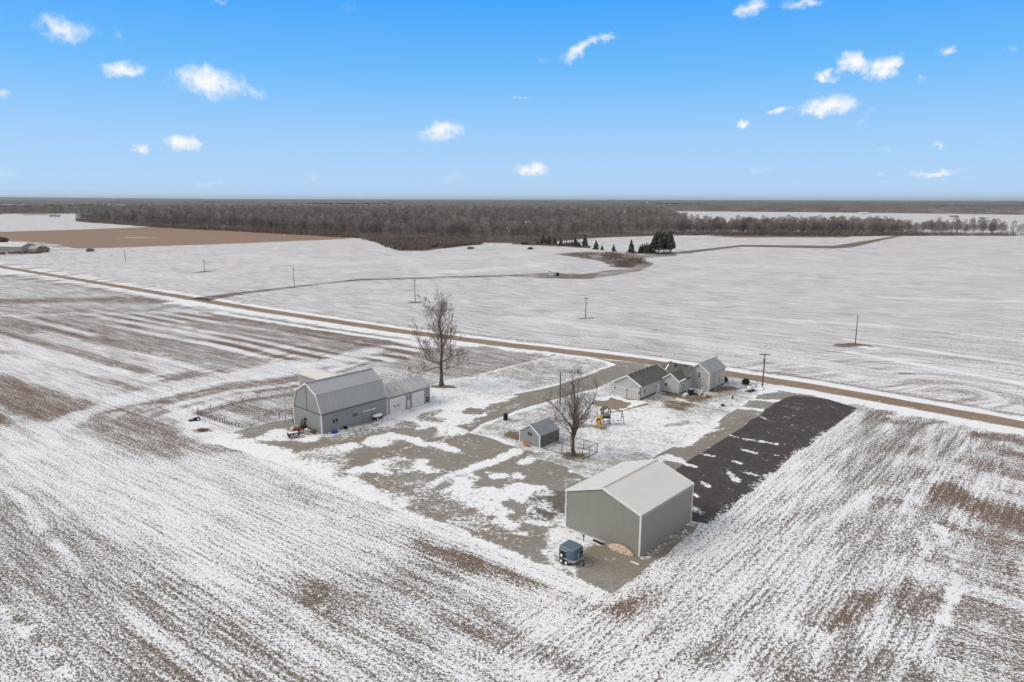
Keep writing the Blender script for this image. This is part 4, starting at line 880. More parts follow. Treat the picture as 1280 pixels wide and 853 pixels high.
# small parts of junk on the snow
for px, sz, mt, lab in [((389, 537.5), (.5, .3, .35), 'black', 'black box against the barn gable behind the white bucket'), ((379, 546), (.5, .4, .25), 'junk_white', 'pale flat box on snow between the wagon and the grey drum')]:
    o = MB().box((0, 0, sz[2]/2), sz, .4).build('junk_box', M[mt], bevel=.03); o.location = (*at(*px), 0); tag(o, lab, 'box')
def lump(name, loc, r, mat, label, cat, sub=2, amp=.25, sq=.7, group=None, seed=0, parent=None, ico=None, freq=1.6):
    bm = bmesh.new(); bmesh.ops.create_icosphere(bm, subdivisions=sub, radius=1)
    from mathutils import noise
    for v_ in bm.verts:
        n_ = noise.fractal(v_.co*freq+Vector((seed*3.7, seed, 0)), .8, 2, 4); v_.co *= 1+amp*n_
        v_.co.x *= r[0]; v_.co.y *= r[1]; v_.co.z = max(v_.co.z*r[2], -r[2]*.55)+r[2]*.5
    me = bpy.data.meshes.new(name); bm.to_mesh(me); bm.free(); me.polygons.foreach_set('use_smooth', [True]*len(me.polygons)); me.materials.append(mat)
    o = bpy.data.objects.new(name, me); COL.objects.link(o); o.location = (loc[0], loc[1], loc[2] if len(loc) > 2 else 0)
    if parent: o.parent = parent
    if label: tag(o, label, cat, group)
    return o
tp = empty('tarp_bundle', (-30.9, 113.2), R(48), 'bright blue tarp bundle lying at the barn corner', 'tarp bundle')
lump('tarp', (0, 0), (.65, .42, .38), M['blue'], None, None, 3, .3, seed=2, parent=tp); MB().box((.75, -.2, .1), (.35, .3, .2), .5).build('block', M['junk_white'], tp, bevel=.03)
bb = empty('black_bucket', (*at(432, 536), 0), R(48), 'low black feed tub against the long barn wall', 'feed tub')
MB().tube([(0, 0, 0), (0, 0, .32), (0, 0, .32), (0, 0, .06)], [.3, .42, .36, .26], 14, caps=False).build('tub', M['black'], bb)
mow = empty('snow_covered_mower', (*at(473, 524.5), 0), R(50), 'dark red riding mower under a thick cap of snow where barn meets garage wing', 'riding mower')
MB().span((-.8, -.35, .3), (.75, .35, .6)).build('body', M['red'], mow, bevel=.05); MB().span((.1, -.25, .6), (.75, .25, .85)).build('hood', M['dark_metal'], mow, bevel=.05); MB().span((-.55, -.25, .6), (-.15, .25, .95)).build('seat', M['black'], mow, bevel=.05)
for x, r_ in ((-.55, .32), (.6, .22)):
    for y in (-.42, .42): wheel(mow, 'wheel', x, y, r_, r_, .2)
lump('snow_cap', (-.1, 0, .65), (1.1, .5, .3), M['snow'], None, None, 3, .3, seed=5, parent=mow)
drum('burn_barrel', (632, 525), .42, 1.2, M['black'], 'black burn barrel standing alone on the snowy lawn edge', 'barrel')
wpile = empty('stacked_boards', (*at(656.5, 557), 0), R(-40), 'orange-brown boards leaning at the small shed gable', 'boards')
for k in range(6):
    o = MB().box((0, 0, .42), (.14, .05, .9-.08*k), M=Matrix.Rotation(R(-16), 3, 'X') @ Matrix.Rotation(R((k-2)*9), 3, 'Y')).build('board', M['orange_wood'], wpile); o.location = (k*.17-.35, 0, 0)
for k in range(5): 
    o = MB().box((0, 0, .08), (.5, .3, .14), k*.5).build('block', M['orange_wood'], wpile); o.location = (.5+.12*(k % 3), -.1-.05*k, .13*(k//2))

# kennel
A_, B_, C_ = Vector(at(678, 560.5)), Vector(at(727.6, 574.7)), Vector(at(746.4, 566.3)); D_ = A_+(C_-B_)
ken = empty('kennel_run', (*A_, 0), 0, 'open dog kennel run of thin dark pipe panels beside the small shed', 'kennel')
def P3(p, z): return (p.x-A_.x, p.y-A_.y, z)
for a, c, nn in ((A_, B_, 2), (B_, C_, 2), (D_, C_, 3)):
    for z in (.08, 1.62):
        MB().tube([P3(a, z), P3(c, z)], .045, 5).build('rail', M['dark_metal'], ken)
for a, c, ts in ((A_, B_, (0, .5, 1)), (B_, C_, (.5, 1)), (D_, C_, (.0, .33, .67))):
    for t in ts: p = a.lerp(c, t); MB().tube([P3(p, 0), P3(p, 1.66)], .05, 5).build('post', M['dark_metal'], ken)
wires = MB()
for a, c in ((A_, B_), (B_, C_), (D_, C_)):
    n_ = int((c-a).length/.35)
    for k in range(n_): p = a.lerp(c, (k+.5)/n_); wires.tube([P3(p, .08), P3(p, 1.6)], .006, 3, False)
    for z in (.4, .8, 1.2): wires.tube([P3(a, z), P3(c, z)], .006, 3, False)
o = wires.build('mesh_wire', M['dark_metal'], ken); o['kind'] = 'stuff'

# play set
ps = empty('play_set', (17.0, 118.2), R(8), 'timber play set with a yellow slide, roofed tower and swing frame on the snowy lawn', 'play set')
for x in (-.65, .65):
    for y in (-.65, .65): MB().span((x-.06, y-.06, 0), (x+.06, y+.06, 2.75)).build('post', M['play_wood'], ps)
MB().span((-.8, -.8, 1.35), (.8, .8, 1.45)).build('platform', M['play_wood'], ps)
for s_ in (-1, 1): MB().prism([(0, 3.35), (s_*.95, 2.65), (s_*.95, 2.58), (0, 3.27)], 1, -.85, .85).build('roof', M['canopy'], ps)
for z in (1.6, 1.8, 2.0):
    for y in (-.72, .68): MB().span((-.6, y, z), (.6, y+.04, z+.12)).build('railing_board', M['play_wood'], ps)
for k in range(5): MB().span((.74, -.35, .2+.26*k), (.84, .35, .27+.26*k)).build('rung', M['play_wood'], ps)
for z in (.25, .75): MB().span((-.65, -.72, z), (.65, -.66, z+.12)).build('brace', M['play_wood'], ps)
sl = MB()
pth = [(-.7, -.1, 1.5), (-1.0, -.25, 1.45), (-1.45, -.7, 1.15), (-1.75, -1.2, .75), (-1.6, -1.55, .45), (-1.2, -1.75, .25), (-.9, -1.95, .15)]
for i_, (a, c) in enumerate(zip(pth[:-1], pth[1:])):
    A3, C3 = Vector(a), Vector(c); t = (C3-A3).normalized(); sd_ = t.cross(Vector((0, 0, 1))).normalized()*.36
    for s_ in (-1, 1):
        q1, q2 = A3+sd_*s_, C3+sd_*s_; sl.add([q1, q2, q2+Vector((0, 0, .3)), q1+Vector((0, 0, .3)), q1+sd_*.12*s_, q2+sd_*.12*s_, q2+sd_*.12*s_+Vector((0, 0, .3)), q1+sd_*.12*s_+Vector((0, 0, .3))], [(0, 1, 2, 3), (4, 5, 6, 7), (3, 2, 6, 7), (0, 1, 5, 4)])
    sl.add([A3-sd_, C3-sd_, C3+sd_, A3+sd_, A3-sd_-Vector((0, 0, .06)), C3-sd_-Vector((0, 0, .06)), C3+sd_-Vector((0, 0, .06)), A3+sd_-Vector((0, 0, .06))], [(0, 1, 2, 3), (4, 5, 6, 7), (0, 1, 5, 4), (2, 3, 7, 6)])
sl.build('slide', M['slide'], ps)
MB().tube([(-.95, -.3, 1.65), (-1.2, -.5, 1.5), (-1.5, -.85, 1.2)], [.48, .5, .46], 10, caps=False).build('slide_tube', M['slide'], ps)
MB().tube([(.65, .1, 2.2), (3.3, .5, 2.2)], .07, 6).build('swing_beam', M['play_wood'], ps)
for x, dx_ in ((3.2, .15), (3.2, .15)): pass
for s_ in (-1, 1): MB().tube([(3.2, .5, 2.25), (3.35, .5+s_*1.1, 0)], .06, 6).build('leg', M['play_wood'], ps)
MB().tube([(3.27, -.1, 1.0), (3.27, 1.1, 1.0)], .05, 6).build('cross_bar', M['play_wood'], ps)
for x in (1.5, 2.4):
    sw = MB().span((x-.2, .15, .5), (x+.2, .4, .54)).build('swing_seat', M['black'], ps)
    MB().tube([(x-.18, .28, .52), (x-.18, .3, 2.2)], .012, 3).tube([(x+.18, .28, .52), (x+.18, .3, 2.2)], .012, 3).build('chain', M['dark_metal'], sw)

# propane tank by the pole
pt = empty('propane_tank', (*at(938.5, 489), 0), R(35), 'white propane tank lying on short legs beside the utility pole', 'propane tank')
MB().tube([(-1.15, 0, .75), (-1.05, 0, .75), (-.85, 0, .75), (.85, 0, .75), (1.05, 0, .75), (1.15, 0, .75)], [.12, .32, .46, .46, .32, .12], 14).build('body', M['white'], pt, smooth=False)
for x in (-.6, .6): MB().span((x-.08, -.35, 0), (x+.08, .35, .45)).build('leg', M['dark_metal'], pt)
MB().tube([(0, 0, 1.2), (0, 0, 1.35)], .14, 10).build('dome', M['steel'], pt)
MB().span((-1.3, -.7, .0), (1.3, .7, .05)).build('pad', M['dark_found'], pt)
for px, nm, lab, r_, h_ in [((915.5, 499), 'garden_pot', 'small dark pot with a stake on the snow south of the propane tank', .18, .55), ((903.5, 508), 'rubber_tub', 'black rubber tub on the snow nearest the gravel strip', .38, .35)]:
    e = empty(nm, (*at(*px), 0), 0, lab, 'pot' if 'pot' in nm else 'tub'); MB().tube([(0, 0, 0), (0, 0, h_)], [r_*.8, r_], 12).build('body', M['black'], e); MB().tube([(0, 0, h_), (.05, 0, h_+.12)], [r_*.7, r_*.5], 10).build('soil', M['junk_brown'], e)
pst = tag(MB().tube([(0, 0, 0), (0, 0, 1.5)], .05, 6).build('marker_post', M['post']), 'thin grey post between the propane tank and the utility pole', 'post'); pst.location = (*at(945, 484), 0)

# tyres, branch heap left of the pens
ty = empty('tyre_pile', (*at(243, 526), 0), 0, 'dark pile of old tyres on the snow at the far left of the pens', 'tyres')
for x, y, z, a in ((0, 0, .12, 0), (.15, .1, .34, 0), (.65, .1, .3, 1), (-.55, -.2, .12, 0)):
    m_ = MB(); ang = np.linspace(0, 2*math.pi, 17); pp = [(.32*math.cos(t), .32*math.sin(t), 0) for t in ang]
    m_.tube(pp, .11, 6, False); o = m_.build('tyre', M['black'], ty); o.location = (x, y, z)
    if a: o.rotation_euler = (1.1, 0, .5)
br_ = MB()
for k in range(110):
    a = random.uniform(0, 6.28); l_ = random.uniform(.5, 1.3); c0 = (random.gauss(0, .6), random.gauss(0, .35), random.uniform(.02, .3)); br_.tube([c0, (c0[0]+l_*math.cos(a), c0[1]+l_*math.sin(a)*.6, c0[2]+random.uniform(-.05, .25))], [.035, .012], 3)
o = br_.build('branch_heap', M['junk_brown']); o.location = (*at(253, 539), 0); tag(o, 'low heap of brown branches between the tyres and the field track', 'brush pile')

# ---- pen fences: every post its own part
def post_fence(pts, name, label, hgt, rails, spacing, mat=M['post'], jitter=.15, rad=.07, group=None, posts_only=False):
    ps_ = [Vector(at(*p)) for p in pts]; o_ = ps_[0]; e = empty(name, (*o_, 0), 0, label, 'fence', group)
    for a, c in zip(ps_[:-1], ps_[1:]):
        n_ = max(1, round((c-a).length/spacing))
        for k in range(n_):
            p = a.lerp(c, k/n_)-o_; h_ = hgt*random.uniform(.8, 1.15); dx_, dy_ = random.uniform(-jitter, jitter), random.uniform(-jitter, jitter)
            MB().tube([(p.x, p.y, 0), (p.x+dx_, p.y+dy_, h_)], rad, 5).build('post', mat, e)
        for z in rails:
            q1, q2 = a-o_, c-o_; mid = (q1+q2)/2; MB().tube([(q1.x, q1.y, z), (mid.x, mid.y, z-.04), (q2.x, q2.y, z)], .035, 4).build('rail', mat, e)
    return e
post_fence([(248, 519), (262, 524), (278, 529), (290, 533), (303, 535.5)], 'post_fence', 'row of short dark posts along the left side of the pens', .95, (.35, .7), .85)
post_fence([(303, 535.5), (313, 533), (330, 528), (349, 524.5)], 'pole_fence', 'low snowy pole fence curving from the post row towards the barn', .45, (.3,), 2.2, rad=.05)
post_fence([(349, 524.5), (357, 526.5), (366, 528.5), (371, 530)], 'pen_fence', 'taller dark posts and pale rails joining the pens to the barn wall', 1.35, (.6, 1.1), 1.4)
post_fence([(248, 517), (277, 511), (304, 504.5), (340, 498), (371, 492)], 'back_fence', 'thin sparse posts along the far side of the pens', 1.1, (.5,), 2.6, rad=.055)

# ================================================================== utility poles
def pole(px, h, arm, label, lean=0., group='utility poles across the snowy fields', armdir=-8):
    e = empty('utility_pole', (*at(*px), 0), R(armdir), label, 'utility pole', group)
    MB().tube([(0, 0, 0), (0, lean, h)], [.15, .10], 8).build('pole', M['pole'], e)
    if arm:
        a = MB().span((-arm, -.07+lean, h-.45), (arm, .07+lean, h-.30)).build('cross_arm', M['pole'], e)
        for x in (-arm*.9, -arm*.45, arm*.45, arm*.9): MB().tube([(x, lean, h-.3), (x, lean, h-.08)], [.05, .035], 6).build('insulator', M['steel'], a)
    return e
e = pole((953, 484), 7.6, 1.15, 'dark utility pole with a cross arm standing by the road right of the farmhouse')
MB().tube([(0, .28, 5.5), (0, .28, 6.3)], .18, 10).build('transformer', M['dark_metal'], e); MB().tube([(.18, 0, 3), (.18, 0, 6.4)], .03, 5).build('conduit', M['steel'], e)
pole((1069, 431), 8.3, 0, 'bare grey pole on a small muddy island in the right-hand snow field', .25)
pole((732, 398), 7.2, .75, 'utility pole in the middle of the far field above the farmhouse')
pole((519, 378), 8.9, .5, 'tall thin utility pole standing just above the tall bare tree')
pole((368, 360), 8.8, .6, 'utility pole beside the weedy ditch line')
pole((256, 340), 6.8, .6, 'utility pole second from the left in the far field')
pole((157, 327), 7.4, .5, 'leftmost utility pole near the tan field')
e = pole((700, 505), 6.5, 0, 'slim dark yard pole behind the tree at the small shed', 0, None)
MB().box((0, 0, 6.55), (.4, .2, .12)).build('yard_light', M['steel'], e)

# ================================================================== trees
def branch_rec(tw, p, d, length, r, depth, rnd, gen, up=.25, spread=.75, kink=.18, sides=4, nchild=(4, 6), rmin=.012):
    seg = 4 if depth > 1 else 3; path = [p.copy()]; rad = [r]; dd = d.normalized()
    for i_ in range(seg):
        dd = (dd+Vector((rnd.gauss(0, kink), rnd.gauss(0, kink), rnd.gauss(0, kink)+up*.35))).normalized()
        path.append(path[-1]+dd*length/seg); rad.append(max(rmin, r*(1-.72*(i_+1)/seg)))
    tw[0 if depth > gen else 1].tube(path, rad, sides if r > .05 else 3, False)
    if depth <= 0: return
    for k in range(rnd.randint(*nchild)):
        t = rnd.uniform(.2, 1.0); i0 = min(int(t*seg), seg-1); q = path[i0].lerp(path[i0+1], t*seg-i0); rr = rad[i0]*.55
        a = rnd.uniform(0, 6.283); ax_ = (path[i0+1]-path[i0]).normalized(); o1 = ax_.orthogonal().normalized(); o2 = ax_.cross(o1)
        nd = ax_*(1-spread*.45)+(o1*math.cos(a)+o2*math.sin(a))*spread+Vector((0, 0, up))
        branch_rec(tw, q, nd, length*rnd.uniform(.38, .62)*(1.1-.35*t), max(rmin, rr), depth-1, rnd, gen, up, spread, kink, sides, nchild, rmin)
def thin(r): return r*.72
def big_tree(name, px, label, limbs, seed, depth=3, up=.3, spread=.8, nchild=(4, 6), dens=1.0, rmin=.014, childscale=1.):
    rnd = random.Random(seed); root = empty(name, (*at(*px), 0), 0, label, 'tree'); T = MB(); TW = [T, MB()]
    for pts_, r0, r1, rootflare in limbs:
        P = [Vector(p) for p in pts_]; n_ = len(P); L_ = sum((P[i+1]-P[i]).length for i in range(n_-1))
        dense = []
        for i_ in range(n_-1):
            for s_ in range(4):
                t = s_/4; q = P[i_].lerp(P[i_+1], t)
                if i_+s_: q = q+Vector((rnd.gauss(0, .05), rnd.gauss(0, .05), 0))*min(1, L_/8)
                dense.append(q)
        r0 = r0 if rootflare else thin(r0)
        dense.append(P[-1]); m_ = len(dense); rad = [r0+(r1-r0)*(i_/(m_-1))**.85 for i_ in range(m_)]
        if rootflare: rad = [q*.82 for q in rad]; rad[0] *= 1.7; rad[1] *= 1.05
        T.tube(dense, rad, 9 if r0 > .2 else 6, False)
        nb = int(L_*1.7*dens)
        for k in range(nb):
            t = rnd.uniform(.30 if rootflare else .12, 1.); f_ = t*(m_-1); i0 = min(int(f_), m_-2); q = dense[i0].lerp(dense[i0+1], f_-i0); ax_ = (dense[i0+1]-dense[i0]).normalized()
            a = rnd.uniform(0, 6.283); o1 = ax_.orthogonal().normalized(); o2 = ax_.cross(o1); nd = ax_*.6+(o1*math.cos(a)+o2*math.sin(a))*spread+Vector((0, 0, up))
            ln_ = (1.0+L_*.20*(1.15-t))*rnd.uniform(.6, 1.15)*childscale
            branch_rec(TW, q, nd, ln_, max(rmin, min(.055, rad[i0]*.4)), depth-1, rnd, 1, up, spread, .16, 4, nchild, rmin)
    T.build('trunk', M['bark'], root, smooth=True); TW[1].build('crown', M['twig'], root); return root
big_tree('tall_bare_tree', (552, 482), 'tall bare tree with a straight trunk and wide lower limbs right of the garage wing', [
    ([(0, 0, 0), (0, 0, 4.9), (.2, .1, 8.1), (.1, 0, 11.3), (-.3, 0, 13.8), (.4, .1, 16.3), (.3, 0, 19.6)], .48, .04, True),
    ([(-.1, 0, 5.1), (-1.6, -.3, 5.3), (-3, -.5, 5.9), (-3.7, -.7, 8.1), (-4.9, -.9, 11.1), (-5.8, -1, 13.6)], .20, .03, False),
    ([(.1, 0, 5.3), (1.2, .5, 5.7), (1.95, .8, 6.4), (2.0, 1.0, 9.5), (2.2, 1.1, 11.8), (2.7, 1.2, 16.0)], .20, .03, False),
    ([(1.9, .8, 6.3), (3.4, .6, 6.5), (5.4, .3, 7.1)], .10, .025, False),
    ([(0, 0, 4.6), (-1.5, .8, 4.9), (-2.6, 1.6, 6.2), (-3.5, 2.4, 9)], .14, .03, False),
    ([(0, 0, 4.2), (-2.2, -.8, 3.9), (-4.6, -1.6, 3.4), (-6.8, -2.2, 3.3)], .13, .025, False),
    ([(0, 0, 3.6), (1.6, -1.0, 4.2), (3.6, -1.8, 5.0), (5.0, -2.4, 6.3)], .12, .025, False),
    ([(0, 0, 6.6), (-.5, 1.8, 7.4), (-.9, 3.4, 9.6), (-1.2, 4.2, 12.4)], .13, .03, False),
    ([(0, 0, 7.0), (.8, -1.8, 7.6), (1.2, -3.1, 9.8), (1.4, -3.8, 12)], .12, .03, False),
    ([(-.2, 0, 13.2), (-1.4, .2, 15.2), (-2.4, .3, 16.6), (-3.8, .5, 18.8)], .11, .03, False),
    ([(.1, 0, 11.0), (-1.3, -.3, 12.2), (-2.8, -.5, 14.6)], .09, .025, False),
    ([(0, 0, 9.0), (1.2, .3, 10.4), (1.6, .2, 13.2)], .08, .025, False),
    ([(-.2, 0, 13.9), (.9, .1, 15.0), (1.4, -.1, 18.0)], .07, .02, False)], 11, depth=3, up=.34, spread=.8, nchild=(4, 6), dens=1.3, childscale=1.3, rmin=.0125)
big_tree('spreading_bare_tree', (716, 569), 'vase-shaped bare tree with a thick trunk inside the kennel run', [
    ([(0, 0, 0), (0, 0, 1.6), (-.05, 0, 3.2), (.1, .1, 5.2), (.2, .2, 7.2), (.1, .2, 9.8), (-.2, .1, 11.8), (-.3, 0, 13.2)], .42, .035, True),
    ([(-.15, 0, 2.9), (-.4, -.2, 4.8), (-1.4, -.4, 6.2), (-2.5, -.5, 7.6), (-3.7, -.6, 8.9), (-4.9, -.7, 9.9)], .20, .03, False),
    ([(.15, 0, 3.0), (.5, .2, 4.6), (.9, .4, 5.6), (2.4, .5, 7.6), (3.3, .6, 9.4), (3.8, .6, 11.2)], .22, .03, False),
    ([(-.1, 0, 3.2), (-1.0, .5, 4.2), (-2.0, .9, 5.1), (-3.6, 1.2, 6.0)], .12, .025, False),
    ([(.2, 0, 3.4), (.9, -.5, 4.9), (1.6, -.9, 6.0), (2.7, -1.2, 7.0)], .11, .025, False),
    ([(.1, 0, 5.4), (-.5, -.8, 7.4), (-.9, -1.1, 9.2), (-2.0, -1.4, 11.6)], .12, .025, False),
    ([(.2, .1, 6.6), (.7, .9, 8.4), (.7, 1.3, 10.2), (1.3, 1.6, 12.2)], .12, .025, False),
    ([(0, 0, 3.2), (.1, 1.4, 5.0), (0, 2.5, 7.2), (.2, 3.4, 9.8)], .15, .03, False), ([(0, 0, 3.4), (.2, -1.3, 5.2), (.3, -2.3, 7.6), (.1, -2.9, 9.8)], .14, .03, False)],
    23, depth=3, up=.30, spread=.8, nchild=(4, 6), dens=1.2, childscale=1.35, rmin=.0105)
sap = big_tree('leaning_sapling', (739, 528), 'small dark leaning sapling left of the play set', [([(0, 0, 0), (.4, 0, .5), (.8, .1, 1.3), (1.3, 0, 2.3)], .09, .02, True), ([(.5, 0, .7), (.9, .2, 1.1), (1.6, .3, 1.5)], .05, .015, False)], 5, depth=2, dens=2.0, childscale=.45)

# ---- evergreens
def conifer_mesh(seed, h, r, tri=420, low=.08, power=.9):
    rnd = random.Random(seed); mb = MB(); mb.tube([(0, 0, 0), (0, 0, h*.96)], [.018*h, .004*h], 5, False)
    for k in range(tri):
        t = rnd.random()**.8; z = h*(low+(1-low)*t); rr = r*(1-t)**power*rnd.uniform(.55, 1.08)*(1+.25*math.sin(t*23)); a = rnd.uniform(0, 6.283)
        rr *= .72+.5*abs(math.sin(a*1.7+seed+t*5)); c = Vector((math.cos(a)*rr*.25, math.sin(a)*rr*.25, z)); e_ = Vector((math.cos(a)*rr, math.sin(a)*rr, z-rr*.18)); sd_ = Vector((-math.sin(a), math.cos(a), 0))*(.10*r+.22*rr)
        mb.add([c, e_+sd_+Vector((0, 0, .12*r)), e_-sd_-Vector((0, 0, .16*r)), c+Vector((0, 0, .3*r))], [(0, 1, 2), (1, 3, 2)])
    return mb
con = []
for k, (h, r, tr_, lo_, pw) in enumerate([(8, 2.4, 420, .1, .8), (14, 3.1, 520, .28, .62), (9, 2.9, 460, .06, .7)]):
    o = conifer_mesh(40+k, h, r, tr_, lo_, pw).build('evergreen_tree', M['needle']); con.append(o); o['_h'] = h
GRP = 'evergreens at the edge of the far field'
spots = [((789, 317), 10, 0, 'dark pointed evergreen standing alone left of the dense pine group'), ((745, 312), 7, 2, 'broad low evergreen in the middle of the snowy gap'), ((752.5, 313), 4, 2, 'smallest evergreen, right beside the broad low one'), ((767, 315), 5.6, 0, 'thin pale evergreen right of the bare sapling'),
    ((731, 309.5), 10, 0, 'tallest evergreen at the right end of the tree line'), ((719, 309), 8, 0, 'dark evergreen second from the right end of the tree line'), ((724, 309.5), 5, 2, 'short evergreen between the two tall ones of the tree line')]
first = {0: True, 1: True, 2: True}
def put(k, px, h, label, group, cat='evergreen tree', dx=0):
    g = at(*px); s_ = h/con[k]['_h']
    if first[k]: o = con[k]; first[k] = False
    else: o = con[k].copy(); COL.objects.link(o)
    o.location = (g[0], g[1], 0); o.scale = (s_,)*3; o.rotation_euler = (0, 0, random.uniform(0, 6)); return tag(o, label, cat, group)
for px, h, k, lab in spots: put(k, px, h, lab, None)
ORD = ['leftmost', 'second from the left', 'third from the left', 'fourth from the left', 'fifth from the left', 'sixth from the left', 'seventh from the left', 'eighth from the left', 'ninth from the left', 'tenth from the left', 'eleventh from the left', 'twelfth from the left', 'rightmost']
rr_ = random.Random(3)
for i_ in range(15):
    px = (822+rr_.uniform(-5, 20), 317.2+rr_.uniform(-1.6, .8)); put(1, px, rr_.uniform(12, 16.5), 'tall dark pine in the dense group right of centre', 'pines in the dense group')
for i_ in range(7): put(0, (800+i_*2.7, 317+rr_.uniform(-.4, .4)), rr_.uniform(5, 8.5), ORD[i_]+' of the seven ragged pines beside the dense group', 'ragged pines left of the dense group')
for i_ in range(13): put((0, 2, 1)[i_ % 3], (672+i_*4.0+rr_.uniform(-1.4, 1.4), 306.3+i_*.2+rr_.uniform(-.4, .3)), rr_.uniform(3.5, 9.5), ORD[i_]+' of the thin evergreens in the tree line below the wood', 'thin evergreens in the tree line')

# ---- bare woodland trees: five real ones, the rest of the wood as instances of their meshes
def wood_tree(seed, h, w, n, tw=.16):
    rnd = random.Random(seed); mb = MB(); lean = (rnd.uniform(-.6, .6), rnd.uniform(-.6, .6))
    mb.tube([(0, 0, 0), (lean[0]*.3, lean[1]*.3, h*.5), (lean[0], lean[1], h*.9)], [.28, .2, .06], 4, False)
    for k in range(9):
        z = rnd.uniform(.28, .75)*h; a = rnd.uniform(0, 6.283); l = w*rnd.uniform(.5, 1); c = (lean[0]*z/h, lean[1]*z/h, z)
        mb.tube([c, (c[0]+math.cos(a)*l*.6, c[1]+math.sin(a)*l*.6, z+l*.5), (c[0]+math.cos(a)*l, c[1]+math.sin(a)*l, min(h, z+l*1.4))], [.13, .09, .03], 3, False)
    for k in range(n):
        t = rnd.random(); z = h*(.30+.70*t**.8); env = w*math.sqrt(max(.02, 1-((t-.42)/.60)**2)); a = rnd.uniform(0, 6.283); q = env*math.sqrt(rnd.random())
        c = Vector((math.cos(a)*q, math.sin(a)*q, z)); d = Vector((math.cos(a)*.5+rnd.gauss(0, .3), math.sin(a)*.5+rnd.gauss(0, .3), .9)).normalized()*rnd.uniform(.9, 2.4); s_ = d.cross(Vector((rnd.gauss(0, 1), rnd.gauss(0, 1), .1))).normalized()*tw
        mb.add([c-s_, c+s_, c+d], [(0, 1, 2)])
    return mb
src = []
right_edge = [(838, 293.8), (900, 294.3), (1000, 294.8), (1060, 295.6), (1120, 294.8), (1200, 294.2), (1285, 294.8)]
for k, (h, w, n, tw) in enumerate([(20, 4.2, 330, .17), (17, 3.8, 280, .16), (22, 3.6, 300, .17), (15, 4.2, 300, .16), (18, 4.6, 380, .18)]):
    o = wood_tree(60+k, h, w, n, tw).build('bare_tree', M['wood_tree']); src.append(o)
def edge_y(x): return np.interp(x, [p[0] for p in right_edge], [p[1] for p in right_edge])
rr_ = random.Random(9); cnt = 0
LAB_D, LAB_S = 'grey-brown bare tree in the dense right half of the far tree belt', 'bare tree standing in the thin right end of the far tree belt'
for i_ in range(270):
    x = rr_.uniform(842, 1130) if i_ < 215 else rr_.uniform(1130, 1290); g = Vector(at(x, edge_y(x)-.15)); g += Vector((rr_.uniform(-3, 3), rr_.uniform(2, 48)))
    dn = x < 1130; o = src[i_] if i_ < 5 else src[rr_.randrange(5)].copy()
    if i_ >= 5: COL.objects.link(o)
    o.location = (g.x, g.y, 0); s_ = rr_.uniform(.65, 1.0)*(1 if dn else .95); o.scale = (s_*rr_.uniform(.9, 1.1), s_, s_); o.rotation_euler = (0, 0, rr_.uniform(0, 6.3)); tag(o, LAB_D if dn else LAB_S, 'tree', 'bare trees in the far belt' if dn else 'bare trees at the thin end of the belt')
def instancer(name, P, S, sources, kind='stuff', label=None, cat=None):
    me = bpy.data.meshes.new(name); me.vertices.add(len(P)); me.vertices.foreach_set('co', np.asarray(P, np.float32).ravel())
    a = me.attributes.new('s', 'FLOAT', 'POINT'); a.data.foreach_set('value', np.asarray(S, np.float32))
    o = bpy.data.objects.new(name, me); COL.objects.link(o); tag(o, label, cat, kind=kind)
    ng = bpy.data.node_groups.new(name, 'GeometryNodeTree'); ng.interface.new_socket('Geometry', in_out='INPUT', socket_type='NodeSocketGeometry'); ng.interface.new_socket('Geometry', in_out='OUTPUT', socket_type='NodeSocketGeometry')
    gi, go = ng.nodes.new('NodeGroupInput'), ng.nodes.new('NodeGroupOutput'); jn = ng.nodes.new('GeometryNodeJoinGeometry')
    for s_ in sources:
        oi = ng.nodes.new('GeometryNodeObjectInfo'); oi.inputs['Object'].default_value = s_; oi.inputs['As Instance'].default_value = True; oi.transform_space = 'ORIGINAL'; ng.links.new(oi.outputs['Geometry'], jn.inputs[0])
    ip = ng.nodes.new('GeometryNodeInstanceOnPoints'); ip.inputs['Pick Instance'].default_value = True
    ri = ng.nodes.new('FunctionNodeRandomValue'); ri.data_type = 'INT'; ri.inputs[4].default_value = 0; ri.inputs[5].default_value = len(sources)-1
    rz = ng.nodes.new('FunctionNodeRandomValue'); rz.data_type = 'FLOAT_VECTOR'; rz.inputs[0].default_value = (0, 0, 0); rz.inputs[1].default_value = (.06, .06, 6.28)
    sa = ng.nodes.new('GeometryNodeInputNamedAttribute'); sa.data_type = 'FLOAT'; sa.inputs[0].default_value = 's'
    L = ng.links.new; L(gi.outputs[0], ip.inputs['Points']); L(jn.outputs[0], ip.inputs['Instance']); L(ri.outputs[2], ip.inputs['Instance Index']); L(rz.outputs[0], ip.inputs['Rotation']); L(sa.outputs[0], ip.inputs['Scale']); L(ip.outputs[0], go.inputs[0])
    md = o.modifiers.new('instances', 'NODES'); md.node_group = ng; return o
def scatter(poly_px, dens, seed, world=False):
    pts = poly_px if world else [at(*p) for p in poly_px]; A = np.array(pts); r_ = np.random.default_rng(seed)
    lo, hi = A.min(0), A.max(0); n_ = int((hi[0]-lo[0])*(hi[1]-lo[1])*dens); x = r_.uniform(lo[0], hi[0], n_); y = r_.uniform(lo[1], hi[1], n_); k = inside(x, y, pts); return x[k], y[k]
wx, wy = scatter([(95, 276.2), (160, 281.5), (215, 285), (300, 289), (449, 297.5), (520, 299), (603, 303), (650, 303.6), (700, 301), (738, 297), (790, 295.2), (842, 294), (842, 288), (860, 281), (840, 276), (700, 273.5), (500, 272.6), (300, 271.5), (180, 271.5), (130, 272.5)], 1/62., 4)
gap_ = vnoise(wx, wy, 38, 61) > .27; wx, wy = wx[gap_], wy[gap_]
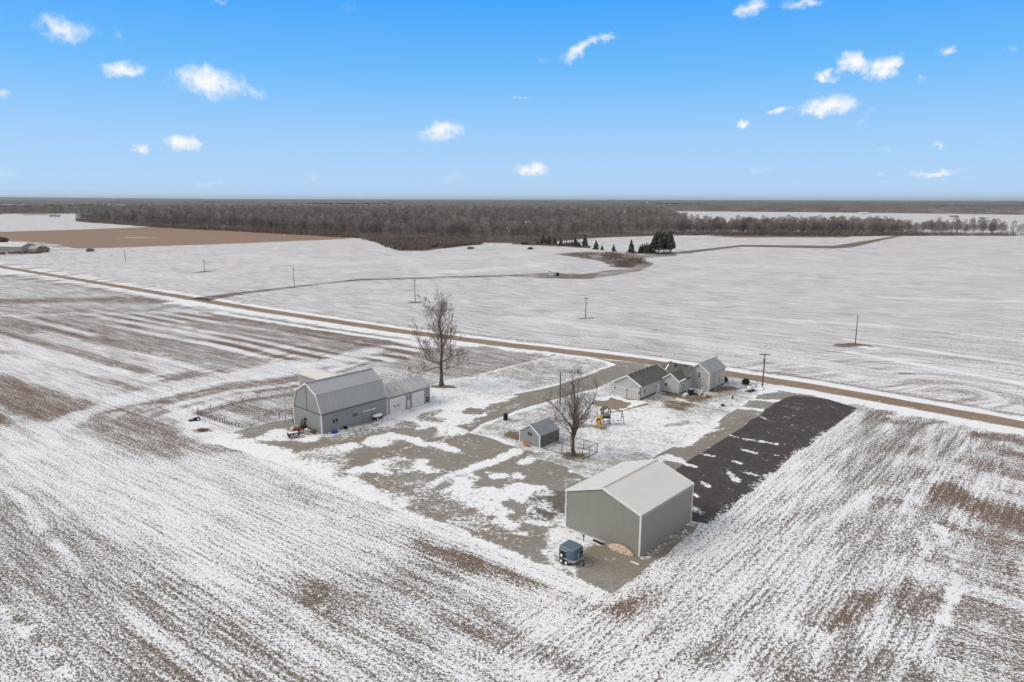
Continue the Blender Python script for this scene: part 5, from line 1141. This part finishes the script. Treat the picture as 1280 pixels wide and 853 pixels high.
sc_ = rng.uniform(.55, 1.08, len(wx))*(.78+.38*vnoise(wx, wy, 60, 62))
instancer('woodland', np.stack([wx, wy, np.zeros(len(wx))], 1), sc_, src)
wx, wy = scatter([(-60, 268.3), (0, 268.2), (50, 268.0), (100, 268.4), (160, 270.3), (300, 269.5), (700, 267.2), (830, 265.2), (830, 264.3), (400, 265), (100, 266), (-60, 265.8)], 1/160., 5)
o = instancer('far_woodland', np.stack([wx, wy, np.zeros(len(wx))], 1), rng.uniform(.7, 1.1, len(wx)), src)
wx, wy = scatter([(842, 293.6), (1000, 294.4), (1060, 295.3), (1128, 294.6), (1128, 290.5), (842, 289.5)], 1/45., 6)
instancer('woodland', np.stack([wx, wy, np.zeros(len(wx))], 1), rng.uniform(.5, .95, len(wx)), src)
wx, wy = scatter([(1128, 294.6), (1200, 294), (1330, 294.6), (1330, 292.3), (1128, 291.6)], 1/130., 8)
instancer('woodland', np.stack([wx, wy, np.zeros(len(wx))], 1), rng.uniform(.5, .85, len(wx)), src)
# hedgerow bits in the left field
for i_, (xa, xb, y_) in enumerate([(30, 60, 270.8), (62, 76, 272.6), (100, 135, 274.5), (-30, 4, 270)]):
    n_ = 16; P = []
    for k in range(n_): x = xa+(xb-xa)*k/n_; g = at(x, y_+rr_.uniform(-.1, .1)); P.append((g[0], g[1], 0))
    instancer('hedgerow', P, rng.uniform(.3, .45, n_), src)

# ---- far canopy to the horizon
th = np.arange(R(38), R(142), .0021); front_px = [(-500, 267), (0, 267.2), (100, 267.0), (300, 265.5), (560, 264.2), (830, 264.2), (1000, 265.4), (1160, 267.2), (1280, 268.8), (1800, 271)]
fx_ = [p[0] for p in front_px]; fy_ = [p[1] for p in front_px]
d0 = []
for t in th:
    x_px = 640+F_PX*math.cos(t)/math.sin(t)/math.cos(PITCH)*1.0; g = at(min(max(x_px, -500), 1800), float(np.interp(x_px, fx_, fy_))); d0.append(g[1]/math.sin(t))
d0 = np.array(d0); nr = 290; kk = np.arange(nr); Rr_ = d0[None, :]*np.exp(kk[:, None]/nr*math.log(22))
TH = np.broadcast_to(th[None, :], Rr_.shape); Rr_ = Rr_*(1+rng.uniform(-.003, .003, Rr_.shape)); TH = TH+rng.uniform(-.0007, .0007, TH.shape)
XX, YY = Rr_*np.cos(TH), Rr_*np.sin(TH)
gh = 55*np.exp(-((XX+14000)/7000)**2-((YY-14000)/3500)**2)
hh = 10+7*vnoise(XX, YY, 260, 3)+rng.uniform(-3.2, 3.2, XX.shape)*np.clip(1-(kk[:, None]/nr)*.6, .3, 1); ZZ = gh+hh; ZZ[0] = 0; ZZ[1] = rng.uniform(5, 11, ZZ[1].shape)
field_m = (vnoise(XX, YY, 520, 21) > .80) & (kk[:, None] > 18) & (Rr_ < 9000)
Vc = np.stack([XX.ravel(), YY.ravel(), ZZ.ravel()], 1); nc = len(th); i = np.arange(nc-1)[None, :]+np.arange(nr-1)[:, None]*nc
Fc = np.stack([i, i+nc, i+1+nc, i+1], -1); keep = ~(field_m[:-1, :-1] | field_m[1:, 1:]); Fc = Fc[keep]
mc, nt, bb_ = new_mat('woodland_canopy'); v = N(nt, 'ShaderNodeNewGeometry').outputs['Position']
n1 = noise_n(nt, v, .012, 5, .65).outputs[0]; n2 = noise_n(nt, v, .0016, 4, .6).outputs[0]; n3 = noise_n(nt, v, .09, 3, .7).outputs[0]
c_ = mix_n(nt, map_n(nt, n1, .35, .65), (.13, .115, .11, 1), (.21, .185, .175, 1)); c_ = mix_n(nt, map_n(nt, n2, .4, .65, 0, .5), c_, (.07, .068, .058, 1)); c_ = mix_n(nt, map_n(nt, n3, .68, .78, 0, .35), c_, (.6, .6, .62, 1))
nt.links.new(c_, bb_.inputs['Base Color']); bb_.inputs['Roughness'].default_value = 1; bb_.inputs['Specular IOR Level'].default_value = 0
o = np_mesh('far_canopy', Vc, Fc.reshape(-1, 4), mc); tag(o, kind='stuff')

# ---- brush, weeds
def brush(name, poly, dens, h, mat, seed, w_=.10, world=False, kind='stuff', hv=.5, clump=0.):
    x, y = scatter(poly, dens, seed, world); r_ = np.random.default_rng(seed)
    pw = poly if world else [at(*p) for p in poly]; ed_ = seg_dist(x, y, list(pw)+[pw[0]]); keep_ = (ed_/(h*2.2)+(vnoise(x, y, h*2.5, 31)-.35)) > r_.uniform(0, 1, len(x)); keep_ &= vnoise(x, y, h*3.5, 77+seed) > clump; x, y = x[keep_], y[keep_]
    n_ = len(x); hn = h*(1-hv+2*hv*vnoise(x, y, max(4, h*4), seed)*r_.uniform(.5, 1.1, n_))
    a = r_.uniform(0, 6.283, n_); lx, ly = r_.normal(0, .35, n_)*hn, r_.normal(0, .35, n_)*hn; cx_, sx_ = np.cos(a)*w_, np.sin(a)*w_
    Vb = np.stack([np.stack([x-cx_, y-sx_, hn*0+.0], 1), np.stack([x+cx_, y+sx_, hn*0], 1), np.stack([x+lx+cx_*.6, y+ly+sx_*.6, hn], 1)], 1).reshape(-1, 3)
    o = np_mesh(name, Vb, np.arange(len(Vb)).reshape(-1, 3), mat); tag(o, kind=kind); return o
brush('brush_thicket', [(450, 299.5), (520, 300), (603, 304), (600, 306), (570, 308.5), (530, 313), (500, 313), (482, 309), (470, 303)], 3.2, 3.6, M['dry_dark'], 1, .22, clump=.3)
brush('brush_thicket', [(705, 318), (735, 316.5), (765, 316.5), (795, 320), (805, 324), (812, 330), (795, 336), (765, 333), (752, 326), (725, 321)], 1.1, 2.4, M['dry_dark'], 2, .16, hv=.95, clump=.5)
brush('brush_thicket', [(762, 329), (780, 326), (800, 325), (805, 331), (790, 335), (768, 334)], 3.0, 3.6, M['dry_dark'], 3, .18, hv=.95, clump=.45)
brush('ditch_weeds', [(240, 374), (300, 366.5), (353, 360.5), (411, 353.6), (449, 349.4), (640, 344.2), (700, 342), (726, 344), (760, 341), (740, 348), (700, 347), (640, 345.8), (449, 351), (411, 355), (353, 361.8), (300, 368.5), (262, 375.5)], .9, .8, M['dry'], 4, .07)
brush('tree_line_brush', [(640, 304), (690, 305.5), (738, 309), (738, 311), (690, 308), (640, 306)], 2.2, 2.2, M['dry_dark'], 5, .15)
brush('field_edge_brush', [(842, 294.6), (1000, 295), (1060, 296), (1120, 295.2), (1285, 295.2), (1285, 294.2), (1120, 294), (1000, 293.6), (842, 293.4)], 1.6, 6.0, M['dry_dark'], 6, .22)
brush('field_edge_brush', [(95, 277.2), (160, 282.3), (215, 286), (300, 290), (449, 298.3), (449, 297), (300, 288.6), (215, 284.8), (160, 281), (95, 276)], .9, 6.5, M['dry_dark'], 7, .3)
brush('pine_grass', [(780, 318.5), (845, 318.5), (848, 316), (780, 316)], 1.0, 1.0, M['dry'], 8, .1)
brush('pen_weeds', [(310, 524), (330, 517), (346, 514), (352, 520), (335, 525), (313, 531)], 9, .55, M['junk_brown'], 9, .03)
brush('garden_weeds', [(838, 492), (848, 490), (856, 495), (846, 498)], 12, .35, M['dry'], 10, .025)
brush('roadside_weeds', [(x, y-1.6) for x, y in [(500, 411.5), (560, 418.5), (640, 428), (690, 434)]]+[(x, y-.8) for x, y in [(690, 434), (640, 428), (560, 418.5), (500, 411.5)]], 2.5, .6, M['dry_dark'], 11, .04)
brush('pole_weeds', [(1052, 433), (1060, 430.5), (1075, 430.5), (1083, 433.5)], 5, .5, M['dry'], 12, .05)

# ---- shrubs by the house and dark lumps in far fields
def shrub(px, r, h, label, cat='shrub', mat='shrub', n=260, group=None):
    g = at(*px); mb = MB(); rnd = random.Random(int(px[0]))
    for k in range(n):
        a = rnd.uniform(0, 6.283); ph = math.acos(rnd.uniform(-.75, 1)); q = rnd.uniform(.55, 1.05); c = Vector((math.cos(a)*math.sin(ph)*r*q, math.sin(a)*math.sin(ph)*r*q, h*.46*(1+math.cos(ph)*q)))
        u = Vector((rnd.gauss(0, 1), rnd.gauss(0, 1), rnd.gauss(0, 1))).normalized()*r*.32; w_ = u.orthogonal().normalized()*r*.2; mb.add([c-u*.4-w_, c-u*.4+w_, c+u], [(0, 1, 2)])
    mb.tube([(0, 0, 0), (0, 0, h*.5)], .06*r+.02, 5)
    o = mb.build('shrub', M[mat]); o.location = (g[0], g[1], 0); return tag(o, label, cat, group)
shrub((905.5, 478), .75, 1.45, 'dark rounded evergreen shrub at the far corner of the farmhouse'); shrub((932, 481), .85, 1.45, 'dark round evergreen shrub alone on the lawn between house and pole')
shrub((588, 311.5), 2.6, 1.7, 'brown bush at the right tip of the brush thicket', mat='dry_dark'); shrub((663, 311.5), 2.2, 1.3, 'small dark bush alone in the snow left of the tree line'); shrub((657, 306), 4, 1.8, 'dark low bush where the wood meets the tree line')
shrub((113, 314.5), 2.6, 2.2, 'small brown bush at the right end of the far-left farmstead', mat='dry_dark'); shrub((4, 304), 4, 5.5, 'rust-brown round tree behind the long white shed', 'tree', 'junk_brown'); shrub((54, 315.5), 4, 4.5, 'grey-brown bush at the right side of the far-left farmstead', mat='dry')
for k, x in enumerate((23, 29, 35, 42, 48)): shrub((x, 317+.2*(k % 2)), 2.2, 1.6, ORD[k]+' of the five low bushes before the far-left farmstead', mat='dry_dark', group='bushes before the far-left farmstead')

# ---- far-left farmstead, field shelter, distant houses
fw = at(27, 315.5)
bld, _ = building('long_farm_shed', (fw[0], fw[1]), 172, 48, 14, [(0, 4.0), (-7, 6.5), (-14, 4.0)], M['back_wall'], M['far_wall'], 'long white farm shed at the far left edge beside the tan field', 'farm shed', over=.3, thick=.2)
bld2, _ = building('grey_outbuilding', (*at(47, 315.5),), 165, 9, 7, [(0, 2.5), (-3.5, 4.2), (-7, 2.5)], M['back_wall'], M['grey_roof'], 'small grey outbuilding right of the long white farm shed', 'outbuilding', over=.3, thick=.2)
def car(px, rz, mat, label):
    e = empty('parked_car', (*at(*px), 0), R(rz), label, 'car'); MB().prism([(-2.1, .35), (2.1, .35), (2.1, .85), (1.3, .95), (.7, 1.45), (-1.3, 1.45), (-1.9, .95), (-2.1, .9)], 1, -.85, .85).build('body', mat, e)
    MB().span((-1.2, -.7, 1.46), (.65, .7, 1.54)).build('snow_cap', M['snow'], e)
    for x in (-1.3, 1.3):
        for y in (-.85, .85): wheel(e, 'wheel', x, y, .33, .33, .2)
    for y in (-.86, .84): MB().prism([(-1.2, .98), (1.1, .98), (.65, 1.38), (-1.15, 1.38)], 1, y, y+.02).build('window', M['glass'], e)
car((3, 318), 5, M['black'], 'dark car leftmost in front of the long white farm shed'); car((14, 317.5), 8, M['red'], 'dark red car second from the left in front of the long farm shed')
sh = empty('field_shelter', (*at(687, 344.5), 0), R(-20), 'small white sloping shelter alone at the weedy ditch in the far field', 'shelter')
MB().prism([(0, 0), (2.8, 0), (2.8, 1.9), (0, 2.9)], 1, -1.8, 1.8).build('body', M['far_wall'], sh); MB().prism([(-.2, 2.97), (3.0, 1.83), (3.0, 1.95), (-.2, 3.1)], 1, -1.9, 1.9).build('roof', M['white'], sh)
tb = tag(MB().tube([(0, 0, 0), (0, 0, 1.9)], .75, 14).build('black_tank', M['black']), 'black upright tank standing right of the small field shelter', 'tank'); tb.location = (*at(697, 345.5), 0)
for i_, (px, w_, d_, h_, lab) in enumerate([((1187, 272.5), 22, 10, 5, 'distant pale farmhouse beyond the thin end of the tree belt'), ((1222, 272.8), 26, 10, 4, 'long low distant house at the far right'), ((690, 267), 30, 12, 6, 'tiny distant white barn beyond the wood left of centre'), ((745, 267.5), 14, 12, 8, 'small dark distant barn beyond the wood right of centre'),
    ((900, 262.2), 60, 20, 8, 'distant white building at the edge of the far canopy'), ((1075, 268), 26, 10, 5, 'low pale distant building behind the middle of the tree belt')]):
    building('distant_farmhouse', at(*px), 4, w_, d_, [(0, h_*.6), (d_/2, h_), (d_, h_*.6)], M['far_wall'] if i_ != 3 else M['far_roof'], M['far_roof'] if i_ in (0, 3) else M['white'], lab, 'farmhouse', over=.4, thick=.3)

# ---- light snow flurry in the air
rf_ = np.random.default_rng(12); Vf, Ff = [], []
for k in range(420):
    dd_ = rf_.uniform(7, 34); x = rf_.uniform(-.8, .8)*dd_; zz_ = rf_.uniform(-.62, .02)*dd_; r_ = rf_.uniform(.005, .011)*(dd_/14)**.3
    c = np.array([x, dd_, CAM_H+zz_]); n_ = len(Vf)*1; base_i = len(Vf)
    for off in ((1, 0, 0), (-1, 0, 0), (0, 1, 0), (0, -1, 0), (0, 0, 1), (0, 0, -1)): Vf.append(c+np.array(off)*r_)
    for t in ((0, 2, 4), (2, 1, 4), (1, 3, 4), (3, 0, 4), (2, 0, 5), (1, 2, 5), (3, 1, 5), (0, 3, 5)): Ff.append([base_i+q for q in t])
o = np_mesh('falling_snowflakes', np.array(Vf), np.array(Ff), M['snow']); tag(o, kind='stuff')

# ---- pale winter air, one closed box round everything
hz = MB().span((-60000, -60000, -1.5), (60000, 60000, 140)).build('haze', M['snow']); tag(hz, kind='stuff')
hm = bpy.data.materials.new('haze_air'); hm.use_nodes = True; ht = hm.node_tree; ht.nodes.clear()
ho = N(ht, 'ShaderNodeOutputMaterial'); pv = N(ht, 'ShaderNodeVolumePrincipled'); pv.inputs['Density'].default_value = 3.2e-5; pv.inputs['Color'].default_value = (.84, .92, 1, 1); pv.inputs['Anisotropy'].default_value = .2
ht.links.new(pv.outputs[0], ho.inputs['Volume']); hz.data.materials.clear(); hz.data.materials.append(hm)
